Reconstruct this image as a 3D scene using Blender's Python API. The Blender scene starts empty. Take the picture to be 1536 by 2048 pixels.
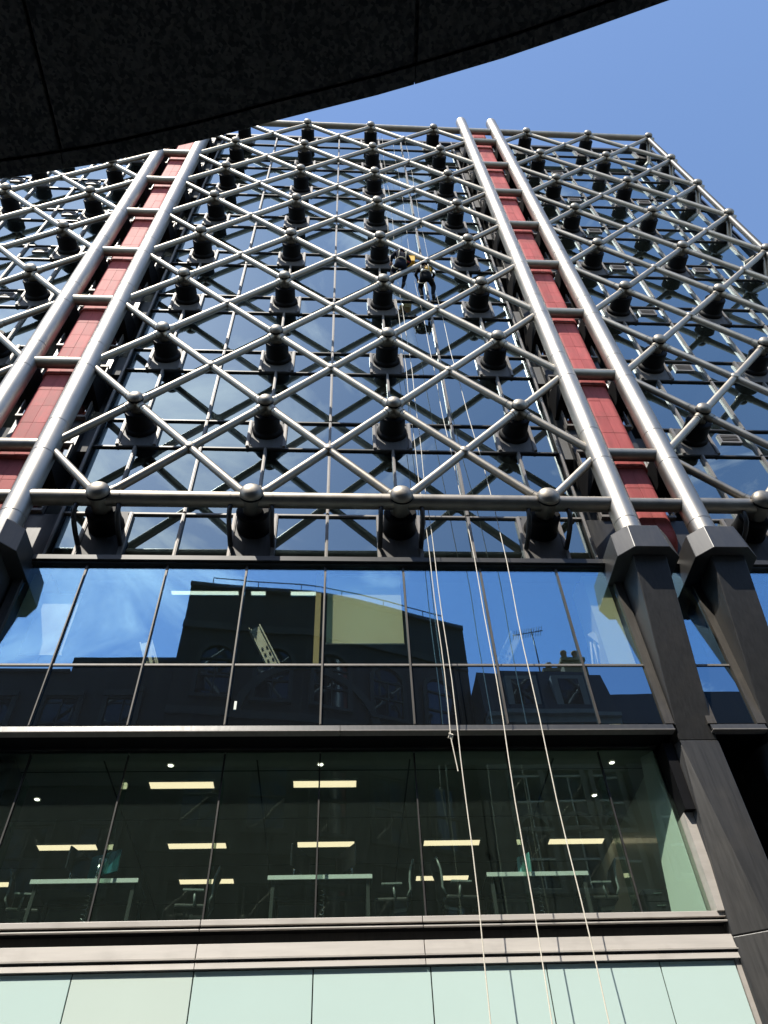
import bpy, bmesh, math, random
from mathutils import Vector, Matrix, Euler
R = math.radians
random.seed(7)
scene = bpy.context.scene
col = scene.collection
Z0 = 13.6                     # height of the bottom chord of the lattice above the street

# ------------------------------------------------------------------ camera
cam_d = bpy.data.cameras.new("camera")
cam = bpy.data.objects.new("camera", cam_d); col.objects.link(cam)
cam_d.sensor_fit = 'HORIZONTAL'; cam_d.sensor_width = 36.0; cam_d.lens = 36.137
cam_d.clip_start = 0.05; cam_d.clip_end = 600
Rm = ((0.99834663, 0.05624054, -0.01187469), (-0.04561019, 0.64936426, -0.75910853), (-0.03498168, 0.75839505, 0.65085577))
cam.matrix_world = Matrix(((Rm[0][0], Rm[0][2], -Rm[0][1], 7.81072), (Rm[1][0], Rm[1][2], -Rm[1][1], -10.0281),
                           (Rm[2][0], Rm[2][2], -Rm[2][1], -12.0333 + Z0), (0, 0, 0, 1)))
scene.camera = cam

# ------------------------------------------------------------------ sky, sun, exposure
SUN_EL, SUN_AZ = R(58), R(212)          # sun high in front of the facade, from the left
w = bpy.data.worlds.new("World"); scene.world = w; w.use_nodes = True
nt = w.node_tree; nt.nodes.clear()
def N(t, **k):
    n = nt.nodes.new(t)
    for a, b in k.items(): setattr(n, a, b)
    return n
sky = N('ShaderNodeTexSky', sky_type='NISHITA', sun_disc=False, sun_elevation=SUN_EL, sun_rotation=SUN_AZ,
        air_density=1.0, dust_density=0.35, ozone_density=3.5, altitude=30)
tc = N('ShaderNodeTexCoord')
mp = N('ShaderNodeMapping'); mp.inputs['Scale'].default_value = (1.2, 1.2, 2.2); mp.inputs['Location'].default_value = (0.6, 0.35, 0.1)
n1 = N('ShaderNodeTexNoise'); n1.inputs['Scale'].default_value = 3.2; n1.inputs['Detail'].default_value = 9; n1.inputs['Roughness'].default_value = 0.62; n1.inputs['Distortion'].default_value = 0.7
r1 = N('ShaderNodeValToRGB'); r1.color_ramp.elements[0].position = 0.57; r1.color_ramp.elements[1].position = 0.77
dp = N('ShaderNodeVectorMath', operation='DOT_PRODUCT'); dp.inputs[1].default_value = (-0.35, -0.53, 0.77)     # a band of thin cloud on the sun's side
mk = N('ShaderNodeMapRange'); mk.inputs[1].default_value = 0.935; mk.inputs[2].default_value = 1.0; mk.inputs[3].default_value = 0.0; mk.inputs[4].default_value = 0.16
adn = N('ShaderNodeMath', operation='ADD')
sx = N('ShaderNodeSeparateXYZ')
mr = N('ShaderNodeMapRange'); mr.inputs[1].default_value = 0.0; mr.inputs[2].default_value = -0.45; mr.inputs[3].default_value = 0.0; mr.inputs[4].default_value = 1.0
mu = N('ShaderNodeMath', operation='MULTIPLY'); mu2 = N('ShaderNodeMath', operation='MULTIPLY'); mu2.inputs[1].default_value = 0.75
mx = N('ShaderNodeMixRGB'); mx.inputs[2].default_value = (8.5, 8.8, 9.2, 1)
bg = N('ShaderNodeBackground'); bg.inputs['Strength'].default_value = 0.118
wo = N('ShaderNodeOutputWorld')
L = nt.links.new
L(tc.outputs['Generated'], mp.inputs[0]); L(mp.outputs[0], n1.inputs['Vector']); L(n1.outputs['Fac'], adn.inputs[0]); L(tc.outputs['Generated'], dp.inputs[0]); L(dp.outputs['Value'], mk.inputs[0]); L(mk.outputs[0], adn.inputs[1]); L(adn.outputs[0], r1.inputs[0])
L(tc.outputs['Generated'], sx.inputs[0]); L(sx.outputs['Y'], mr.inputs[0]); L(r1.outputs[0], mu.inputs[0]); L(mr.outputs[0], mu.inputs[1])
L(mu.outputs[0], mu2.inputs[0]); L(mu2.outputs[0], mx.inputs[0]); L(sky.outputs[0], mx.inputs[1]); L(mx.outputs[0], bg.inputs[0]); L(bg.outputs[0], wo.inputs[0])

sd = bpy.data.lights.new("sun", 'SUN'); sd.energy = 3.3; sd.angle = R(0.53); sd.color = (1.0, 0.935, 0.83)
so = bpy.data.objects.new("sun", sd); col.objects.link(so)
sv = Vector((math.sin(SUN_AZ) * math.cos(SUN_EL), math.cos(SUN_AZ) * math.cos(SUN_EL), math.sin(SUN_EL)))
so.rotation_euler = sv.to_track_quat('Z', 'Y').to_euler(); so.location = (0, -10, 60)
vs = scene.view_settings
vs.view_transform = 'Standard'; vs.look = 'None'; vs.gamma = 1; vs.use_curve_mapping = False; vs.exposure = 1.15

# ------------------------------------------------------------------ materials
MATS = {}
def newmat(name):
    m = bpy.data.materials.new(name); m.use_nodes = True
    MATS[name] = m; return m, m.node_tree, m.node_tree.nodes, m.node_tree.links.new
def mat(name, colr, rough=0.5, metal=0.0, var=0.12, scale=6.0, bump=0.0, streak=None, spec=0.5, rvar=0.0, coat=0.0, dirt=0.0):
    """principled surface with noise variation of colour and roughness; streak stretches the noise along z"""
    m, t, n, l = newmat(name)
    b = n['Principled BSDF']
    b.inputs['Metallic'].default_value = metal; b.inputs['Roughness'].default_value = rough
    b.inputs['Specular IOR Level'].default_value = spec; b.inputs['Coat Weight'].default_value = coat
    tcn = n.new('ShaderNodeTexCoord'); oi = n.new('ShaderNodeObjectInfo')
    mpn = n.new('ShaderNodeMapping')
    mpn.inputs['Scale'].default_value = (1, 1, 1) if not streak else streak
    add = n.new('ShaderNodeVectorMath'); add.operation = 'ADD'
    l(tcn.outputs['Object'], add.inputs[0]); l(oi.outputs['Location'], add.inputs[1]); l(add.outputs[0], mpn.inputs[0])
    nz = n.new('ShaderNodeTexNoise'); nz.inputs['Scale'].default_value = scale; nz.inputs['Detail'].default_value = 6; nz.inputs['Roughness'].default_value = 0.65
    l(mpn.outputs[0], nz.inputs['Vector'])
    rp = n.new('ShaderNodeValToRGB'); e = rp.color_ramp.elements
    e[0].position = 0.3; e[1].position = 0.72
    e[0].color = tuple(c * (1 - var) for c in colr) + (1,); e[1].color = tuple(min(1, c * (1 + var)) for c in colr) + (1,)
    l(nz.outputs['Fac'], rp.inputs[0])
    out = rp.outputs[0]
    # a per-object shift so that alike pieces are not identical
    hs = n.new('ShaderNodeHueSaturation'); mrn = n.new('ShaderNodeMapRange')
    mrn.inputs[3].default_value = 1 - var * 0.7; mrn.inputs[4].default_value = 1 + var * 0.7
    l(oi.outputs['Random'], mrn.inputs[0]); l(mrn.outputs[0], hs.inputs['Value']); l(out, hs.inputs['Color']); out = hs.outputs[0]
    if dirt:
        n2 = n.new('ShaderNodeTexNoise'); n2.inputs['Scale'].default_value = 2.3; n2.inputs['Detail'].default_value = 9
        l(add.outputs[0], n2.inputs['Vector'])
        r2 = n.new('ShaderNodeValToRGB'); r2.color_ramp.elements[0].position = 0.52; r2.color_ramp.elements[1].position = 0.75
        mxn = n.new('ShaderNodeMixRGB'); mxn.inputs[2].default_value = (0.13, 0.115, 0.095, 1)
        mm = n.new('ShaderNodeMath'); mm.operation = 'MULTIPLY'; mm.inputs[1].default_value = dirt
        l(n2.outputs['Fac'], r2.inputs[0]); l(r2.outputs[0], mm.inputs[0]); l(mm.outputs[0], mxn.inputs[0]); l(out, mxn.inputs[1]); out = mxn.outputs[0]
    l(out, b.inputs['Base Color'])
    if rvar:
        mr2 = n.new('ShaderNodeMapRange'); mr2.inputs[3].default_value = rough - rvar; mr2.inputs[4].default_value = rough + rvar
        l(nz.outputs['Fac'], mr2.inputs[0]); l(mr2.outputs[0], b.inputs['Roughness'])
    if bump:
        bn = n.new('ShaderNodeBump'); bn.inputs['Strength'].default_value = bump; bn.inputs['Distance'].default_value = 0.02
        l(nz.outputs['Fac'], bn.inputs['Height']); l(bn.outputs[0], b.inputs['Normal'])
    return m
def glass(name, r0, power, refl, trans, wob=0.004, wscale=0.8, backing=None, streak_haze=0.0):
    """coated pane: mirror reflection that rises at grazing angles, tinted see-through behind it"""
    m, t, n, l = newmat(name)
    n.remove(n['Principled BSDF']); o = n['Material Output']
    g = n.new('ShaderNodeBsdfGlossy'); g.inputs['Color'].default_value = refl + (1,); g.inputs['Roughness'].default_value = 0.0
    if backing:
        tr = n.new('ShaderNodeBsdfDiffuse'); tr.inputs['Color'].default_value = backing + (1,)
    else:
        tr = n.new('ShaderNodeBsdfTransparent'); tr.inputs['Color'].default_value = trans + (1,)
    lw = n.new('ShaderNodeLayerWeight'); lw.inputs['Blend'].default_value = 0.5
    pw = n.new('ShaderNodeMath'); pw.operation = 'POWER'; pw.inputs[1].default_value = power
    mrn = n.new('ShaderNodeMapRange'); mrn.inputs[3].default_value = r0; mrn.inputs[4].default_value = 1.0
    l(lw.outputs['Facing'], pw.inputs[0]); l(pw.outputs[0], mrn.inputs[0])
    mxs = n.new('ShaderNodeMixShader'); l(mrn.outputs[0], mxs.inputs[0]); l(tr.outputs[0], mxs.inputs[1]); l(g.outputs[0], mxs.inputs[2])
    tcn = n.new('ShaderNodeTexCoord'); oi = n.new('ShaderNodeObjectInfo')
    add = n.new('ShaderNodeVectorMath'); add.operation = 'ADD'
    sc = n.new('ShaderNodeVectorMath'); sc.operation = 'SCALE'; sc.inputs['Scale'].default_value = 3.7
    l(oi.outputs['Location'], sc.inputs[0]); l(tcn.outputs['Object'], add.inputs[0]); l(sc.outputs[0], add.inputs[1])
    nz = n.new('ShaderNodeTexNoise'); nz.inputs['Scale'].default_value = wscale; nz.inputs['Detail'].default_value = 1.5
    l(add.outputs[0], nz.inputs['Vector'])
    bn = n.new('ShaderNodeBump'); bn.inputs['Strength'].default_value = 1.0; bn.inputs['Distance'].default_value = wob
    l(nz.outputs['Fac'], bn.inputs['Height']); l(bn.outputs[0], g.inputs['Normal'])
    last = mxs
    if streak_haze:       # rain streaks over an even pale film painted in for reflected haze
        mpn = n.new('ShaderNodeMapping'); mpn.inputs['Scale'].default_value = (30, 30, 0.7); l(add.outputs[0], mpn.inputs[0])
        n2 = n.new('ShaderNodeTexNoise'); n2.inputs['Scale'].default_value = 2.5; n2.inputs['Detail'].default_value = 8; l(mpn.outputs[0], n2.inputs['Vector'])
        r2 = n.new('ShaderNodeMapRange'); r2.inputs[1].default_value = 0.45; r2.inputs[2].default_value = 0.8; r2.inputs[3].default_value = streak_haze * 0.35; r2.inputs[4].default_value = streak_haze
        l(n2.outputs['Fac'], r2.inputs[0])
        df = n.new('ShaderNodeBsdfDiffuse'); df.inputs['Color'].default_value = (0.26, 0.34, 0.30, 1)
        m2 = n.new('ShaderNodeMixShader'); l(r2.outputs[0], m2.inputs[0]); l(last.outputs[0], m2.inputs[1]); l(df.outputs[0], m2.inputs[2]); last = m2
    l(last.outputs[0], o.inputs[0]); return m
def emit(name, c, s):
    m, t, n, l = newmat(name); b = n['Principled BSDF']
    b.inputs['Base Color'].default_value = (0.8, 0.8, 0.8, 1); b.inputs['Emission Color'].default_value = c + (1,); b.inputs['Emission Strength'].default_value = s
    return m
def granite(name, base, rough=0.55, bump=0.3):
    m, t, n, l = newmat(name); b = n['Principled BSDF']; b.inputs['Roughness'].default_value = rough
    tcn = n.new('ShaderNodeTexCoord')
    v = n.new('ShaderNodeTexVoronoi'); v.inputs['Scale'].default_value = 95
    nz = n.new('ShaderNodeTexNoise'); nz.inputs['Scale'].default_value = 38; nz.inputs['Detail'].default_value = 8
    n3 = n.new('ShaderNodeTexNoise'); n3.inputs['Scale'].default_value = 4; n3.inputs['Detail'].default_value = 4
    for x in (v, nz, n3): l(tcn.outputs['Object'], x.inputs['Vector'])
    mxn = n.new('ShaderNodeMixRGB'); mxn.inputs[0].default_value = 0.55; l(nz.outputs['Fac'], mxn.inputs[1]); l(v.outputs['Color'], mxn.inputs[2])
    rp = n.new('ShaderNodeValToRGB'); e = rp.color_ramp.elements
    e[0].position = 0.36; e[0].color = tuple(c * 0.25 for c in base) + (1,); e[1].position = 0.66; e[1].color = tuple(c * 2.2 for c in base) + (1,)
    l(mxn.outputs[0], rp.inputs[0])
    m2 = n.new('ShaderNodeMixRGB'); m2.blend_type = 'MULTIPLY'; m2.inputs[0].default_value = 0.6
    l(rp.outputs[0], m2.inputs[1]); l(n3.outputs['Fac'], m2.inputs[2]); l(m2.outputs[0], b.inputs['Base Color'])
    bn = n.new('ShaderNodeBump'); bn.inputs['Strength'].default_value = bump; bn.inputs['Distance'].default_value = 0.004
    l(mxn.outputs[0], bn.inputs['Height']); l(bn.outputs[0], b.inputs['Normal']); return m

STEEL = mat('brushed_stainless', (0.315, 0.285, 0.238), 0.50, 1.0, 0.14, 3.0, 0.02, (1, 1, 0.25), rvar=0.12, dirt=0.22)
STEEL_D = mat('dull_stainless', (0.07, 0.067, 0.06), 0.5, 0.4, 0.1, 3.0)
STEEL_B = mat('stainless_ladder', (0.37, 0.342, 0.295), 0.46, 1.0, 0.11, 2.6, 0.015, (1.5, 1.5, 0.2), rvar=0.12, dirt=0.12)
DOME = mat('stainless_cap', (0.27, 0.247, 0.21), 0.54, 1.0, 0.18, 7.0, 0.03, rvar=0.08, dirt=0.3)
BLACK = mat('black_paint', (0.010, 0.010, 0.012), 0.46, 0, 0.25, 5.0, 0.02, (1, 1, 0.4), rvar=0.12)
COLUMN = mat('weathered_black_steel', (0.037, 0.0368, 0.0368), 0.42, 0, 0.22, 5.0, 0.04, (5, 5, 0.25), rvar=0.10, dirt=0.12)
CAN = mat('matt_black_bracket', (0.005, 0.005, 0.006), 0.6, 0, 0.3, 6.0, spec=0.15)
PLATE = mat('dark_grey_plate', (0.075, 0.071, 0.067), 0.60, 0, 0.2, 4.0, 0.02, (4, 4, 0.4), dirt=0.3)
FRAME = mat('grey_anodised_frame', (0.21, 0.195, 0.18), 0.5, 0.2, 0.14, 4.0, 0.02, (3, 3, 0.5), dirt=0.35)
FRAME_D = mat('dark_anodised_frame', (0.035, 0.034, 0.033), 0.45, 0.2, 0.2, 4.0, 0.02, dirt=0.3)
BRONZE = mat('bronze_grey_jamb', (0.075, 0.068, 0.06), 0.5, 0.2, 0.25, 6.0, 0.03, (4, 4, 0.4), dirt=0.4)
SILL = mat('pale_aluminium_sill', (0.50, 0.465, 0.42), 0.5, 0.0, 0.10, 3.0, 0.02, (0.3, 3, 3), dirt=0.22)
RED = mat('red_enamel_cladding', (0.40, 0.098, 0.094), 0.62, 0, 0.18, 3.0, 0.02, (3, 3, 0.35), spec=0.12, rvar=0.06, dirt=0.22)
MINT = mat('mint_back_painted_glass', (0.60, 0.765, 0.715), 0.28, 0, 0.02, 0.7, 0, spec=0.4, coat=0.25)
MINT_W = mat('cream_mint_back_painted_glass', (0.63, 0.74, 0.665), 0.28, 0, 0.02, 0.7, 0, spec=0.4, coat=0.25)
GL_UP = glass('solar_glass_upper', 0.25, 3.2, (0.74, 0.90, 0.95), (0.16, 0.20, 0.21), 0.0015, 0.6, streak_haze=0.02)
GL_SP = glass('solar_glass_spandrel', 0.25, 3.2, (0.74, 0.90, 0.95), (0, 0, 0), 0.0015, 0.6, backing=(0.006, 0.007, 0.009), streak_haze=0.03)
GL_BLUE = glass('mirror_blue_glass', 0.32, 4, (0.42, 0.72, 1.0), (0.97, 0.98, 0.90), 0.0030, 0.55, streak_haze=0.012)
GL_BSP = glass('mirror_blue_spandrel', 0.34, 4, (0.42, 0.72, 1.0), (0, 0, 0), 0.0030, 0.55, backing=(0.006, 0.007, 0.010), streak_haze=0.02)
GL_OFF = glass('green_office_glass', 0.09, 4, (0.80, 0.98, 0.90), (0.86, 0.93, 0.88), 0.0025, 0.5, streak_haze=0.042)
GL_REC = glass('stair_glass', 0.30, 3, (0.9, 0.95, 0.98), (0.25, 0.28, 0.28), 0.0015, 0.6, streak_haze=0.04)
GL_DARK = glass('old_window_glass', 0.08, 4, (0.9, 0.95, 1.0), (0, 0, 0), 0.002, 1.5, backing=(0.012, 0.014, 0.018))
INT_DARK = mat('interior_dark', (0.045, 0.045, 0.043), 0.8, var=0.15, scale=1.5)
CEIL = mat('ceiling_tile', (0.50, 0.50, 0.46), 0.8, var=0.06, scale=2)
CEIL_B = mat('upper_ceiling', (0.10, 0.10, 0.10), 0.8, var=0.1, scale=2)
WALL_W = mat('white_wall', (0.80, 0.86, 0.80), 0.35, var=0.03, scale=1, coat=0.5)
WALL_D = mat('office_wall', (0.085, 0.08, 0.07), 0.7, var=0.1, scale=1)
CARPET = mat('grey_carpet', (0.05, 0.052, 0.054), 0.9, var=0.25, scale=30)
LIGHT = emit('light_panel', (1.0, 0.77, 0.52), 0.72)
STRIP = emit('strip_diffuser', (0.8, 1.0, 0.95), 0.75)
LSTRIP = [(5.12, 1.40, 0.68, 'thin glowing strip light behind the third mirror pane from the left'), (7.1, 1.40, 0.29, 'short glowing strip light left of the lime blind'), (6.18, 1.40, 0.16, 'shortest glowing strip light, between the other two')]
SPOT = emit('downlight_lens', (1.0, 0.93, 0.8), 2.5)
DESKTOP = mat('white_desktop', (0.88, 0.92, 0.90), 0.4, var=0.03)
DESK_LEG_SHADE = mat('grey_leg_and_shaded_top', (0.055, 0.06, 0.06), 0.8, 0.0, 0.05, spec=0.1)
MODESTY = mat('grey_modesty_panel', (0.05, 0.055, 0.06), 0.6, var=0.05)
CHAIRB = mat('black_mesh_chair', (0.02, 0.022, 0.024), 0.6, var=0.2, scale=60)
CHAIRF = mat('grey_chair_plastic', (0.26, 0.29, 0.29), 0.35, var=0.05)
SCREEN = mat('monitor_shell', (0.015, 0.016, 0.018), 0.35, var=0.1)
TEAL = mat('teal_monitor_back', (0.02, 0.16, 0.20), 0.4, var=0.1)
CYAN = mat('pale_cyan_paper', (0.25, 0.62, 0.62), 0.5, var=0.05)
CHROME = mat('chrome', (0.7, 0.72, 0.72), 0.2, 1.0, 0.05)
WOOD = mat('brown_wood', (0.16, 0.075, 0.035), 0.5, var=0.2, scale=4, streak=(6, 6, 0.6))
LIME = mat('lime_roller_blind', (0.86, 0.89, 0.66), 0.8, var=0.02, scale=1)
CREAM = mat('cream_post', (0.62, 0.52, 0.26), 0.6, var=0.04)
WHITE = mat('white_painted_metal', (0.75, 0.78, 0.75), 0.4, var=0.03)
GALV = mat('galvanised_steel', (0.42, 0.45, 0.42), 0.45, 0.5, 0.15, 10)
ROPE = mat('white_rope', (0.78, 0.72, 0.60), 0.75, var=0.12, scale=60)
CLOTH = mat('black_workwear', (0.006, 0.0065, 0.008), 0.9, var=0.3, scale=20, bump=0.1, spec=0.1)
CLOTH_N = mat('navy_workwear', (0.009, 0.011, 0.019), 0.9, var=0.3, scale=20, bump=0.1, spec=0.1)
SKIN = mat('skin', (0.42, 0.24, 0.17), 0.5, var=0.06)
YELLOW = mat('yellow_plastic', (0.72, 0.42, 0.03), 0.42, var=0.1, scale=12, dirt=0.2)
HELMET = mat('navy_helmet', (0.02, 0.03, 0.075), 0.3, var=0.1)
STRAP = mat('webbing', (0.55, 0.50, 0.38), 0.7, var=0.15)
REDROPE = mat('red_webbing', (0.5, 0.05, 0.05), 0.7, var=0.15)
BOOT = mat('black_boot', (0.01, 0.01, 0.01), 0.6, var=0.2)
GRANITE = granite('black_granite', (0.075, 0.065, 0.054))
BRICK_D = mat('dark_glazed_brick', (0.020, 0.017, 0.016), 0.7, var=0.2, scale=8, bump=0.1)
STONE_D = mat('dark_stone', (0.045, 0.043, 0.04), 0.8, var=0.2, scale=3, bump=0.1, dirt=0.3)  # darker grey stone for trim and copings
STONE = mat('grey_limestone', (0.13, 0.125, 0.115), 0.8, var=0.14, scale=3, bump=0.1, dirt=0.3)
STONE_L = mat('pale_stone_trim', (0.24, 0.235, 0.22), 0.75, var=0.1, scale=4, dirt=0.2)
SLATE = mat('grey_slate', (0.022, 0.024, 0.028), 0.6, var=0.25, scale=14)
BUFF = mat('buff_brick', (0.34, 0.25, 0.13), 0.85, var=0.2, scale=12, bump=0.1)
TERRA = mat('terracotta_pot', (0.42, 0.24, 0.12), 0.8, var=0.15, scale=9)
ASPHALT = mat('asphalt', (0.05, 0.05, 0.052), 0.85, var=0.25, scale=40, bump=0.2)
PAVE = mat('york_stone_paving', (0.27, 0.255, 0.23), 0.8, var=0.15, scale=3, bump=0.1, dirt=0.3)

# ------------------------------------------------------------------ mesh helpers
class MB:
    def __init__(s): s.v = []; s.f = []; s.sm = []
    def add(s, vs, fs, smooth=False):
        o = len(s.v); s.v += [tuple(p) for p in vs]
        for f in fs: s.f.append([i + o for i in f]); s.sm.append(smooth)
        return s
    def box(s, a, b):
        (x0, y0, z0), (x1, y1, z1) = a, b
        return s.add([(x0, y0, z0), (x1, y0, z0), (x1, y1, z0), (x0, y1, z0), (x0, y0, z1), (x1, y0, z1), (x1, y1, z1), (x0, y1, z1)],
                     [(0, 3, 2, 1), (4, 5, 6, 7), (0, 1, 5, 4), (1, 2, 6, 5), (2, 3, 7, 6), (3, 0, 4, 7)])
    def hexa(s, bot, top):
        n = len(bot)
        fs = [tuple(range(n))[::-1], tuple(range(n, 2 * n))] + [(i, (i + 1) % n, n + (i + 1) % n, n + i) for i in range(n)]
        return s.add(list(bot) + list(top), fs)
    def tube(s, pts, r, n=12, caps=True):
        """round bar along a polyline; r a number or one per point"""
        P = [Vector(p) for p in pts]; k = len(P)
        rr = [r] * k if not hasattr(r, '__len__') else list(r)
        rings = []; ref = None
        for i in range(k):
            d = (P[min(i + 1, k - 1)] - P[max(i - 1, 0)]).normalized()
            if ref is None:
                ref = Vector((0, 1, 0)) if abs(d.y) < 0.9 else Vector((1, 0, 0))
            u = (ref - d * ref.dot(d)).normalized(); ref = u; q = d.cross(u)
            rings.append([P[i] + (u * math.cos(2 * math.pi * j / n) + q * math.sin(2 * math.pi * j / n)) * rr[i] for j in range(n)])
        vs = [p for ring in rings for p in ring]; o = len(s.v)
        s.v += [tuple(p) for p in vs]
        for i in range(k - 1):
            for j in range(n):
                s.f.append([o + i * n + j, o + i * n + (j + 1) % n, o + (i + 1) * n + (j + 1) % n, o + (i + 1) * n + j]); s.sm.append(True)
        if caps:
            s.f.append([o + j for j in range(n)][::-1]); s.sm.append(False)
            s.f.append([o + (k - 1) * n + j for j in range(n)]); s.sm.append(False)
        return s
    def lathe(s, prof, axis='y', n=20, c=(0, 0, 0)):
        """prof: list of (r, t) revolved about the axis through c"""
        o = len(s.v); k = len(prof)
        for (r, t) in prof:
            for j in range(n):
                a = 2 * math.pi * j / n; p, q = r * math.cos(a), r * math.sin(a)
                s.v.append((c[0] + p, c[1] + t, c[2] + q) if axis == 'y' else (c[0] + p, c[1] + q, c[2] + t))
        for i in range(k - 1):
            for j in range(n):
                a, b, cc, d = o + i * n + j, o + i * n + (j + 1) % n, o + (i + 1) * n + (j + 1) % n, o + (i + 1) * n + j
                s.f.append([a, d, cc, b] if axis == 'y' else [a, b, cc, d]); s.sm.append(True)
        return s
    def mesh(s, name, m, sharp=None):
        me = bpy.data.meshes.new(name); me.from_pydata(s.v, [], s.f); me.materials.append(m)
        me.polygons.foreach_set('use_smooth', s.sm)
        bm = bmesh.new(); bm.from_mesh(me); bmesh.ops.recalc_face_normals(bm, faces=bm.faces)
        if sharp is not None:
            for e in bm.edges:
                if len(e.link_faces) == 2 and e.calc_face_angle() > sharp: e.smooth = False
        bm.to_mesh(me); bm.free(); return me
    def build(s, name, m, parent=None, off=None, sharp=R(40)):
        """vertices are in building coordinates (z from the bottom chord); parent is a thing's Empty"""
        return put(name, s.mesh(name, m, sharp), parent, (0, 0, 0) if off is None else off)
def put(name, me, parent=None, pos=(0, 0, 0), rot=None):
    """link an object holding me at pos (building coordinates when the thing is static, local otherwise)"""
    o = bpy.data.objects.new(name, me); col.objects.link(o)
    p = Vector(pos)
    if parent is None: p.z += Z0
    else:
        o.parent = parent
        if parent.get('_abs'):
            p.z += Z0; p -= world_loc(parent)
    o.location = p
    if rot: o.rotation_euler = rot
    return o
def world_loc(o):
    v = Vector(o.location)
    while o.parent: o = o.parent; v += Vector(o.location)
    return v
def thing(name, label, cat, loc=(0, 0, 0), rz=0, group=None, absolute=False):
    o = bpy.data.objects.new(name, None); col.objects.link(o)
    o.location = (loc[0], loc[1], loc[2] + Z0); o.rotation_euler = (0, 0, rz)
    o.empty_display_size = 0.3
    o['label'] = label; o['category'] = cat
    if group: o['group'] = group
    if absolute: o['_abs'] = 1
    return o
def tag(o, label, cat, group=None):
    o['label'] = label; o['category'] = cat
    if group: o['group'] = group
    return o
def sub(name, me, parent, pos=(0, 0, 0), rot=None):      # child in the parent's own coordinates
    o = bpy.data.objects.new(name, me); col.objects.link(o); o.parent = parent; o.location = pos
    if rot: o.rotation_euler = rot
    return o
def copy_tree(o, parent=None):
    c = o.copy(); col.objects.link(c)
    if parent: c.parent = parent
    for ch in [k for k in o.children]: copy_tree(ch, c)
    return c
def struct(o): o['kind'] = 'structure'; return o
def bevel(o, wdt=0.01, seg=2):
    m = o.modifiers.new('edge', 'BEVEL'); m.width = wdt; m.segments = seg; m.limit_method = 'ANGLE'; m.angle_limit = R(35); return o

S, H = 3.0125, 3.5             # lattice spacing, storey height
TOPROW = 8
YG = 0.80                      # upper glass plane
# =================================================================== THE OFFICE BUILDING
B = thing('office_building', 'dark glass office block wrapped in a diamond lattice of stainless steel tubes', 'building', (8, 0.9, -Z0), absolute=True)
LADDERS = [(0.0 * S, 0.5 * S), (4.5 * S, 5.0 * S)]
BAYS = {'left': (-2.5, -0.5), 'main': (1, 4), 'right': (5.5, 7.5)}     # hub columns

# ---- lattice diagonals
def diag_mesh(sx_):
    m = MB(); a = Vector((0, 0, 0)); b = Vector((0.5 * S * sx_, 0, 0.5 * H)); d = (b - a)
    m.tube([a, b], 0.092, 14)
    m.tube([a + d * 0.155, a + d * 0.172], 0.098, 14)
    m.tube([b - d * 0.055, b - d * 0.04], 0.097, 14)
    return m.mesh('diagonal_tube', STEEL, R(40))
DM = {1: diag_mesh(1), -1: diag_mesh(-1)}
def diag(x, z, dirx, up):
    # from the hub at (x, z) towards the crossing; downward ones use the mesh turned half round about y
    if up: put('diagonal_tube', DM[dirx], B, (x, 0, z))
    else: put('diagonal_tube', DM[-dirx], B, (x, 0, z), (0, math.pi, 0)) if False else put('diagonal_tube', DM[dirx], B, (x, 0, z), (math.pi, 0, 0))
hubs = []
for name, (c0, c1) in BAYS.items():
    c = c0
    while c <= c1 + 1e-6:
        for r in range(TOPROW + 1):
            if name == 'left' and c < -2: 
                pass
            hubs.append((c, r))
            for dx in (1, -1):
                if c > 7 and dx == 1: continue           # the corner of the building
                if name == 'left' and c == c0 and dx == -1: continue
                if r < TOPROW: diag(c * S, r * H, dx, True)
                if r > 0: diag(c * S, r * H, dx, False)
        c += 1
# crossing welds
wm = MB(); wm.lathe([(0.001, -0.118), (0.075, -0.116), (0.112, -0.09), (0.125, 0), (0.112, 0.09), (0.001, 0.1)], 'y', 14)
WELD = wm.mesh('crossing_weld', STEEL, R(60))
for c0, c1 in ((-2, -1), (1.5, 3.5), (6, 7)):
    c = c0
    while c <= c1 + 1e-6:
        for r in range(TOPROW): put('crossing_weld', WELD, B, (c * S, 0, (r + .5) * H))
        c += 1
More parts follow.
